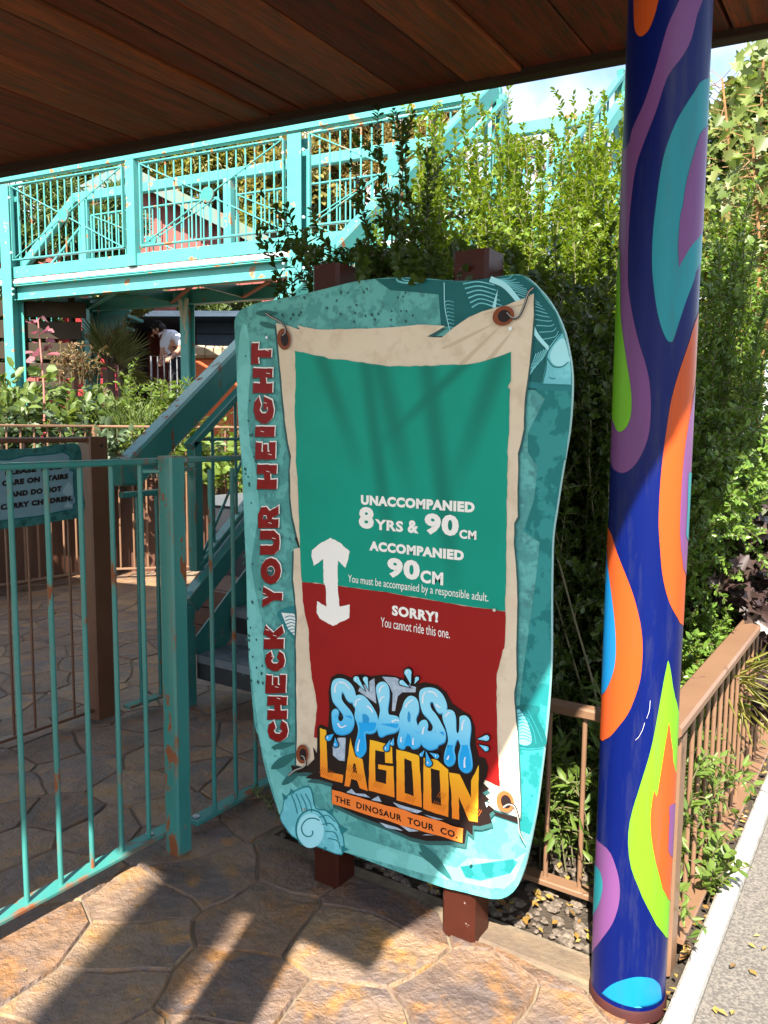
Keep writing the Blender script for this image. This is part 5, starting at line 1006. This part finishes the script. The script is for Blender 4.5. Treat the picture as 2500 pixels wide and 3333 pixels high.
pl(190, 940, 6.9, .35, .2, .11, .1, .35, 26, 'grey green low leaves between the railing bars', LM_BLUE, .6, 'oval', .07)
pl(480, 950, 7.2, .45, .25, .12, .2, .5, 26, 'broad yellow green leaves behind the stair guard', LM_FRESH, .6, 'oval', .08)
pl(150, 740, 8.6, .3, .25, .05, .2, .45, 22, 'reddish twiggy plant behind the pink topped stem', leaf_mat('reddish_leaf', [(.180, .084, .042), (.132, .096, .036), (.192, .144, .060)], .3), .5, 'oval', .04)
gtw = Twigs()
for _ in range(160):
    c = np.array(at(nprng(225, 330), nprng(880, 930), nprng(7.2, 8.2))); c[2] = .8; a = nprng(0, 6.28); e = c+np.array([math.cos(a)*.2, math.sin(a)*.2, nprng(.35, .75)]); gtw.leaves(bez(c, (c*.4+e*.6)+np.array([0, 0, .2]), e, 8), .06, .22, .3, .15, .1, 1)
c = at(275, 920, 7.6); gtw.finish('ornamental_grass', 'fine pale ornamental grass behind the back railing', 'grass', (c.x, c.y, .8), LM_LIGHT, .06, 'lance')
# pink topped stem
ptw = Twigs(); b = np.array(at(97, 930, 7.1)); e = np.array(at(82, 690, 7.1)); ptw.branch([b, b*.6+e*.4+.01, e], .012, .006, 6); gt = Twigs()
for u in np.linspace(.3, 1.02, 26):
    p = b+(e-b)*u; a = RNG.uniform(0, 6.28); d = np.array([math.cos(a), math.sin(a), nprng(-.1, .5)]); q = p+d*.05; w_ = ptw if u > .60 else gt
    w_.P.append(q[None]); w_.D.append(d[None]); w_.N.append((-np.array(FW)*.7+np.array([0, 0, .7])+RNG.normal(size=3)*.3)[None]); w_.L.append(np.array([nprng(.09, .135)]))
PK = ptw.finish('pink_plant', 'upright stem with pink leaves at the top and green leaves below', 'plant', tuple(b), LM_PINK, .66, 'round', None, mat('pink_stem', (.30, .12, .10), rough=.6), 'stem', 'pink_leaves')
link('green_leaves', leaf_mesh('green_leaves', np.concatenate(gt.P)-b, np.concatenate(gt.D), np.concatenate(gt.N), np.concatenate(gt.L), .66, 'round', LM_LIGHT), PK)
# fan palm
pw = Twigs(); pc = np.array(at(235, 870, 9.7)); crown = np.array(at(235, 800, 9.7))
for i in range(26):
    a = RNG.uniform(0, 6.28); el = RNG.uniform(-.2, 1.2); d = np.array(RT)*math.cos(a)*math.cos(el)+np.array(FW)*math.sin(a)*math.cos(el)*.8+np.array([0, 0, math.sin(el)]); hub = crown+d*nprng(.15, .42); pw.branch([crown, hub], .008, .006, 4)
    s = np.cross(d, RNG.normal(size=3)); s /= np.linalg.norm(s)
    for th in np.linspace(-1.25, 1.25, 17):
        dd = d*math.cos(th)+s*math.sin(th); pw.P.append(hub[None]); pw.D.append(dd[None]); pw.N.append((np.cross(d, s)+RNG.normal(size=3)*.1)[None]); pw.L.append(np.array([.40*(1-.25*abs(th))*nprng(.85, 1.1)]))
pw.branch([np.array([pc[0], pc[1], .8]), crown], .09, .07, 8)
pw.finish('fan_palm', 'bushy fan palm with stiff spiky leaves below the footbridge', 'palm', (pc[0], pc[1], .8), LM_PALM, .07, 'lance', None, BARK, 'trunk', 'fronds')

# ================================================================ buildings and screens far back
def frame(px, py, t, tilt=0.):
    o = at(px, py, t); r = Vector((RT[0], RT[1], 0)).normalized(); r = Matrix.Rotation(tilt, 3, 'Z') @ r; n = Vector((r.y, -r.x, 0)); return o, r, n      # n faces the camera
# red hut with a green roof
o, r, n = frame(300, 540, 14.5, .12); o.z = .6; HUT = thing('red_hut', tuple(o), 'red corrugated hut with a worn green gabled roof behind the bridge', 'hut')
zt = lambda py, t=14.5: at(0, py, t).z
w0, w1, ze, zp = -2.6, 2.75, zt(545), zt(385); xc = -.15
m = MB(); N_ = 46
for i in range(N_):
    x0, x1 = w0+(w1-w0)*i/N_, w0+(w1-w0)*(i+1)/N_; topz = lambda x: ze+(zp-ze)*(1-abs(x-xc)/(w1-xc)) if x > xc else ze+(zp-ze)*(1-abs(x-xc)/(xc-w0)); d = .03 if i % 2 else 0.
    a, b = o+r*x0+n*d, o+r*x1+n*d; m.add([a, b, Vector((b.x, b.y, topz(x1))), Vector((a.x, a.y, topz(x0)))], [(0, 1, 2, 3)]); c = o+r*x1+n*(.03-d); m.add([b, c, Vector((c.x, c.y, topz(x1))), Vector((b.x, b.y, topz(x1)))], [(0, 1, 2, 3)])
for x in (w0, w1): a, b = o+r*x, o+r*x-n*4; m.add([a, b, b+Vector((0, 0, ze-o.z)), a+Vector((0, 0, ze-o.z))], [(0, 1, 2, 3)])
m.build('wall', REDW, HUT)
for s, x in ((1, w1+.25), (-1, w0-.25)):
    m = MB(); sl = (zp-ze)/(w1-xc) if s > 0 else (zp-ze)/(xc-w0); p = o+r*xc; q = o+r*x; p.z, q.z = zp+.07, zp+.07-sl*abs(x-xc); u = n*.35; k = 6
    for i in range(k):
        a, b = p.lerp(q, i/k), p.lerp(q, (i+1)/k); h = Vector((0, 0, .012*(i % 2))); m.add([a+u+h, b+u+h, b-n*4.2+h, a-n*4.2+h, a+u+h-Vector((0, 0, .09)), b+u+h-Vector((0, 0, .09))], [(0, 1, 2, 3), (4, 5, 1, 0)])
    m.build('roof', GREENR, HUT)
    m = MB(); m.beam(p+n*.37-Vector((0, 0, .08)), q+n*.37-Vector((0, 0, .08)), .04, .24); m.build('bargeboard', GREENR, HUT)
# slatted dark screen under the bridge, with the teal stringer behind it
o, r, n = frame(70, 760, 9.25, .12); o.z = .8; SCN = thing('slatted_screen', tuple(o), 'dark grey brown screen of wide boards under the left end of the bridge', 'screen')
for i, (ya, yb) in enumerate(((652, 686), (694, 732), (740, 776), (784, 815), (823, 850))):
    z0, z1 = at(70, yb, 9.25).z, at(70, ya, 9.25).z; m = MB(); m.beam(o+r*(-.45)+Vector((0, 0, (z0+z1)/2-.8)), o+r*(.62-i*.06)+Vector((0, 0, (z0+z1)/2-.8)), .03, z1-z0); m.build('board', mat('grey_brown_board', (.035, .026, .016), (.025, .019, .012), 5, .8) if i == 0 else bpy.data.materials['grey_brown_board'], SCN)
for x in (-.4, .45): m = MB(); m.beam(o+r*x-n*.04, o+r*x-n*.04+Vector((0, 0, 2.1)), .06, .06); m.build('post', WOOD_D, SCN)
a, b = at(128, 800, 9.9), at(268, 655, 9.9); BK = thing('back_stairs', (a.x, a.y, .8), 'dim teal stair flight rising behind the slatted screen', 'staircase')
m = MB(); m.beam(a, b, .05, .26); m.build('stringer', TEAL, BK)
for i in range(7): p = a.lerp(b, i/7); m = MB(); m.beam(p+Vector((RT[0], RT[1], 0))*-.02-Vector((FW[0], FW[1], 0))*-.1, p+Vector((FW[0], FW[1], 0))*.8, .24, .04); m.build('step', TEAL, BK)
# red slatted shed wall
o, r, n = frame(148, 860, 11.8, -.1); o.z = .8; RS = thing('red_slat_wall', tuple(o), 'bright red and crimson wall of overlapping horizontal slats behind the palm', 'wall')
for i in range(15): z = .16*i+.1; m = MB(); m.beam(o+r*(-.45)+Vector((0, 0, z)), o+r*.75+Vector((0, 0, z)), .03, .135, up=(n*.25+Vector((0, 0, 1)))); m.build('slat', REDSLAT, RS)
# navy shed with a dark open front
o, r, n = frame(420, 780, 13.2, -.05); o.z = 1.2; SH = thing('navy_shed', tuple(o), 'dark navy boarded shed with an unlit open front behind the person', 'shed'); zt_ = at(420, 690, 13.2).z
for i in range(10): z = 1.25+(zt_-1.4)*i/9; m = MB(); m.beam(o+r*.05+Vector((0, 0, z-1.2)), o+r*2.4+Vector((0, 0, z-1.2)), .03, (zt_-1.4)/9-.012); m.build('board', NAVY, SH)
m = MB(); a = o-r*1.3-n*1.8; b = o+r*2.4-n*1.8; m.add([a, b, b+Vector((0, 0, zt_-1.2)), a+Vector((0, 0, zt_-1.2))], [(0, 1, 2, 3)]); a2 = o-r*1.3; m.add([a2, a, a+Vector((0, 0, zt_-1.2)), a2+Vector((0, 0, zt_-1.2))], [(0, 1, 2, 3)]); m.add([o-r*1.3, o+r*.05, b, a], [(0, 1, 2, 3)]); m.build('inner_wall', DARK, SH)  # inner walls and floor near black, the unlit interior's shade put into their colour
m = MB(); h = Vector((0, 0, zt_-1.2)); m.beam(o-r*1.4-n*.7+h, o+r*2.5-n*.7+h, 2.6, .09); m.build('roof', NAVY, SH)
# terrace, orange wall and stone coping
tz = 1.33; o, r, n = frame(404, 900, 10.4, .10); o.z = .7; OW = thing('orange_wall', tuple(o), 'orange rendered wall with pale sandstone coping behind the stairs', 'wall'); zc0, zc1 = at(440, 777, 10.4).z, at(440, 750, 10.4).z
m = MB(); m.beam(o+r*.02+Vector((0, 0, (zc0-.7)/2)), o+r*2.2+Vector((0, 0, (zc0-.7)/2)), .3, zc0-.7, c=.02); m.build('wall_body', ORANGE, OW); x = -.03
for i in range(6):
    w = (.30, .34, .38, .30, .42, .4)[i]; m = MB(); m.beam(o+r*(x+.004)+Vector((0, 0, (zc0+zc1)/2-.7)), o+r*(x+w-.004)+Vector((0, 0, (zc0+zc1)/2-.7)), .42, zc1-zc0-.01*(i % 2), c=.04); m.build('coping_stone', SANDST, OW, True); x += w
c = at(350, 850, 11.6); tm = MB(); tm.box((c.x-3.5, c.y-.4, .6), (c.x+1.4, c.y+1.9, tz)); tag(tm.build('terrace', SOIL), kind='structure')
# low barrier in front of the person
o, r, n = frame(328, 850, 11.25); o.z = tz; BA = thing('metal_barrier', tuple(o), 'grey tubular metal barrier in front of the leaning person', 'barrier'); zt_ = at(328, 770, 11.25).z
m = MB(); m.tube([o, o+Vector((0, 0, zt_-tz)), o+r*.46+Vector((0, 0, zt_-tz)), o+r*.46], .014, 8); m.tube([o+Vector((0, 0, .3)), o+r*.46+Vector((0, 0, .3))], .011, 8); m.build('frame', METAL, BA, True)
for i in range(1, 5): m = MB(); p = o+r*(.092*i); m.tube([p+Vector((0, 0, .3)), p+Vector((0, 0, zt_-tz))], .009, 6); m.build('bar', METAL, BA, True)
o2, r, n = frame(365, 850, 11.6); o2.z = tz; KT = thing('orange_crate', tuple(o2), 'dark crate with orange gear seen through the metal barrier', 'crate')
m = MB(); m.beam(o2+Vector((0, 0, .02)), o2+Vector((0, 0, .5)), .36, .3, up=(0, 1, 0), c=.02); m.build('body', DARK, KT)
for i in range(3): m = MB(); m.tube([o2+n*.2+r*(.1*i-.1)+Vector((0, 0, .1+.13*(i % 2))), o2+n*.2+r*(.1*i-.02)+Vector((0, 0, .32+.1*(i % 2)))], .035, 8); m.build('gear', mat('orange_gear', (.6, .2, .03)), KT, True)

# ---- person, bending forward over the barrier
def skin_body(name, joints, bones, mt, parent, sub=2):
    me = bpy.data.meshes.new(name); org = root_loc(parent); me.from_pydata([Vector(j[0])-org for j in joints], bones, []); ob = link(name, me, parent)
    ob.modifiers.new('s', 'SKIN'); 
    for i, j in enumerate(joints): sv = me.skin_vertices[0].data[i]; rr = j[1] if isinstance(j[1], tuple) else (j[1], j[1]); sv.radius = rr; sv.use_root = (i == 0)
    md = ob.modifiers.new('d', 'SUBSURF'); md.levels = md.render_levels = sub
    dg = bpy.context.evaluated_depsgraph_get(); dg.update(); m2 = bpy.data.meshes.new_from_object(ob.evaluated_get(dg)); ob.modifiers.clear(); ob.data = m2; m2.name = name; m2.materials.clear()
    for q in (mt if isinstance(mt, list) else [mt]): m2.materials.append(q)
    m2.shade_smooth(); return ob
T_ = 11.75; P = lambda px, py, d=0.: at(px, py, T_+d)
fwd = Vector((FW[0], FW[1], 0)).normalized(); rgt = Vector((RT[0], RT[1], 0)).normalized()
pel = P(380, 785); ft = Vector((pel.x, pel.y, tz)); PE = thing('person', tuple(ft), 'person with dark hair and white polo shirt bending forward over a barrier', 'person')
SKIN = mat('skin', (.36, .18, .12), rough=.5); SHIRT = mat('white_polo_cloth', (.5, .5, .56), rough=.8); PANT = mat('dark_trousers', (.015, .015, .02), rough=.8); HAIR = mat('dark_hair', (.012, .009, .008), rough=.5); SHOE = mat('black_shoes', (.01, .01, .01), rough=.5)
hd = P(341, 713); neck = P(352, 719); chest = P(367, 738); waist = P(375, 766)
hipL, hipR = pel-rgt*.0+fwd*.10, pel-fwd*.10; shN, shF = P(385, 731, -.20), P(360, 728, .20)
elN, wrN, haN = P(388, 755, -.2), P(372, 771, -.32), P(366, 774, -.36); elF, wrF, haF = P(352, 755, .12), P(349, 775, -.05), P(348, 780, -.10)
kn = lambda h: Vector((h.x, h.y, tz+.47))-rgt*.03; an = lambda h: Vector((h.x, h.y, tz+.08))+rgt*.02; toe = lambda h: Vector((h.x, h.y, tz+.035))-rgt*.17
J = [(pel, (.13, .15)), (waist, (.145, .16)), (chest, (.165, .18)), (P(361, 722), (.105, .13)), (neck, .058), (P(347, 716), .06), (hd, (.082, .095)), (P(337, 704), (.075, .085)),
     (shN, .085), (elN, .044), (wrN, .032), (haN, .034), (shF, .08), (elF, .044), (wrF, .032), (haF, .034),
     (hipL, .09), (kn(hipL), .06), (an(hipL), .042), (toe(hipL), .035), (hipR, .09), (kn(hipR), .06), (an(hipR), .042), (toe(hipR), .035)]
BN = [(0,1),(1,2),(2,3),(3,4),(4,5),(5,6),(6,7),(2,8),(8,9),(9,10),(10,11),(2,12),(12,13),(13,14),(14,15),(0,16),(16,17),(17,18),(18,19),(0,20),(20,21),(21,22),(22,23)]
bo = skin_body('body', J, BN, [SKIN, SHIRT, PANT, SHOE], PE); me = bo.data; org = root_loc(PE)
for p in me.polygons:
    c = p.center+org; i = min(range(len(J)), key=lambda k: (J[k][0]-c).length)
    mi = 0
    if i in (1, 2, 3, 8, 12): mi = 1
    elif i in (0, 16, 17, 20, 21): mi = 2
    elif i in (18, 19, 22, 23): mi = 3 if c.z < tz+.09 else 2
    elif i in (9, 13) and (c-J[i-1][0]).length < (J[i][0]-J[i-1][0]).length*.72: mi = 1
    if i == 0 and c.z > pel.z+.05: mi = 1
    p.material_index = mi
fdir = (hd-neck).normalized(); face = (-rgt*.8-Vector((0, 0, .62))).normalized()
hm = MB(); 
for cpt, rr in ((hd+Vector((0, 0, .03))+rgt*.03, .098), (hd-rgt*.03+Vector((0, 0, .055)), .08)):
    prof = [(rr*math.sin(math.pi*i/8), -rr*math.cos(math.pi*i/8)) for i in range(9)]; hm.lathe([(max(.002, a), b*.8) for a, b in prof], cpt, 14)
for k in range(60):
    a, e_ = RNG.uniform(0, 6.28), RNG.uniform(.2, 1.4); dv = Vector((math.cos(a)*math.cos(e_), math.sin(a)*math.cos(e_), math.sin(e_))); c_ = hd+rgt*.0+Vector((0, 0, .04)); hm.tube([c_+dv*.085, c_+dv*.108+Vector((0, 0, -.01)), c_+dv*.112-rgt*.03-Vector((0, 0, .03))], [.016, .012, .003], 4, False)
hm.build('hair', HAIR, PE, True)
fm = MB()
for s in (-.035, .035): q = hd+face*.088+fwd*s+Vector((0, 0, .0)); fm.lathe([(.003, -.009), (.011, 0), (.003, .009)], q, 8)
fm.build('eye', HAIR, PE, True)
nm = MB(); nm.tube([hd+face*.075+Vector((0, 0, .01)), hd+face*.115-Vector((0, 0, .025)), hd+face*.085-Vector((0, 0, .035))], [.010, .016, .010], 8); nm.build('nose', SKIN, PE, True)
em = MB(); e0 = hd-fwd*.085+rgt*.02; em.lathe([(.004, -.028), (.018, -.015), (.02, .012), (.004, .028)], e0, 8); em.build('ear', SKIN, PE, True)
mm = MB(); mm.tube([hd+face*.07-Vector((0, 0, .06))-fwd*.02, hd+face*.078-Vector((0, 0, .06)), hd+face*.07-Vector((0, 0, .06))+fwd*.02], .006, 6); mm.build('mouth', mat('lips', (.36, .13, .11)), PE, True)
for nmr, (a, b) in enumerate(((wrN, haN), (wrF, haF))):
    d = (b-a).normalized(); s = d.cross(Vector((0, 0, 1))).normalized(); m = MB()
    for k, (off, ln) in enumerate(((-.027, .055), (-.009, .066), (.009, .07), (.026, .06))): q = b+s*off; m.tube([q, q+d*ln*.5, q+d*ln*.8-Vector((0, 0, .02)), q+d*ln*.8-Vector((0, 0, .045))], [.010, .009, .008, .006], 6)
    m.tube([b-d*.03+s*.03, b+s*.055, b+d*.03+s*.058], [.011, .010, .008], 6); m.build('hand_fingers', SKIN, PE, True)
cm = MB(); cm.tube([neck+rgt*.03-fwd*.07+Vector((0, 0, .0)), neck-fwd*.075-rgt*.03-Vector((0, 0, .03)), neck-rgt*.05-Vector((0, 0, .05))], .016, 6); cm.build('collar', SHIRT, PE, True)
lg_ = P(374, 740, -.24); m = MB(); m.add([lg_+rgt*a+Vector((0, 0, b)) for a, b in ((-.05, -.05), (.05, -.05), (.045, .04), (.015, .05), (0, 0.01), (-.02, .05), (-.05, .03))], [(0, 1, 2, 3, 4, 5, 6)]); m.build('chest_badge', mat('badge_print', (.24, .09, .06), (.35, .18, .10), 40), PE)

# ================================================================ tan railings on the right
t = thing('tan_railing', (-.45, 2.0, 0), 'long low tan railing running beside the white kerb on the right', 'railing')
m = MB(); m.beam((-.452, 1.995, -.01), (-.452, 1.995, .618), .064, .07, up=(0, 1, 0), c=.006); m.build('post', BROWN_L, t)
m = MB(); m.beam((-.452, 1.93, .645), (-.452, 8.5, .645), .078, .030, c=.012); m.build('top_rail', BROWN_L, t)
m = MB(); m.lathe([(.02, 0), (.018, .003), (.01, .005)], (-.452, 1.97, .6595), 12); m.build('bolt', METAL, t)
m = MB(); m.beam((-.437, 2.03, .05), (-.437, 8.5, .05), .066, .014, c=.003); m.build('bottom_rail', BROWN_L, t)
rr_ = MB(); rr_.tube([(0, 0, .057), (0, 0, .632)], .0066, 10, False); rme = rr_.mesh('bar', BROWN_L, smooth=True)
for i in range(60): link('bar', rme, t, (.006, .105+.0985*i, 0))
t = thing('tan_railing', (-1.2, 2.13, 0), 'short tan railing across the bed behind the height sign', 'railing')
m = MB(); m.beam((-1.72, 2.13, .572), (-.575, 2.13, .572), .045, .032, c=.006); m.build('top_rail', BROWN_L, t)
m = MB(); m.beam((-1.72, 2.13, .033), (-.545, 2.13, .033), .05, .018, c=.003); m.build('bottom_rail', BROWN_L, t)
rr_ = MB(); rr_.tube([(0, 0, .04), (0, 0, .56)], .0072, 10, False); rme = rr_.mesh('bar', BROWN_L, smooth=True)
for i in range(11): link('bar', rme, t, (-1.72+.105*i+.02+1.2-.07+.0, 0, 0))
m = MB(); m.beam((-1.70, 2.07, -.01), (-1.70, 2.07, .62), .07, .07, up=(0, 1, 0), c=.006); m.build('post', BROWN, t)
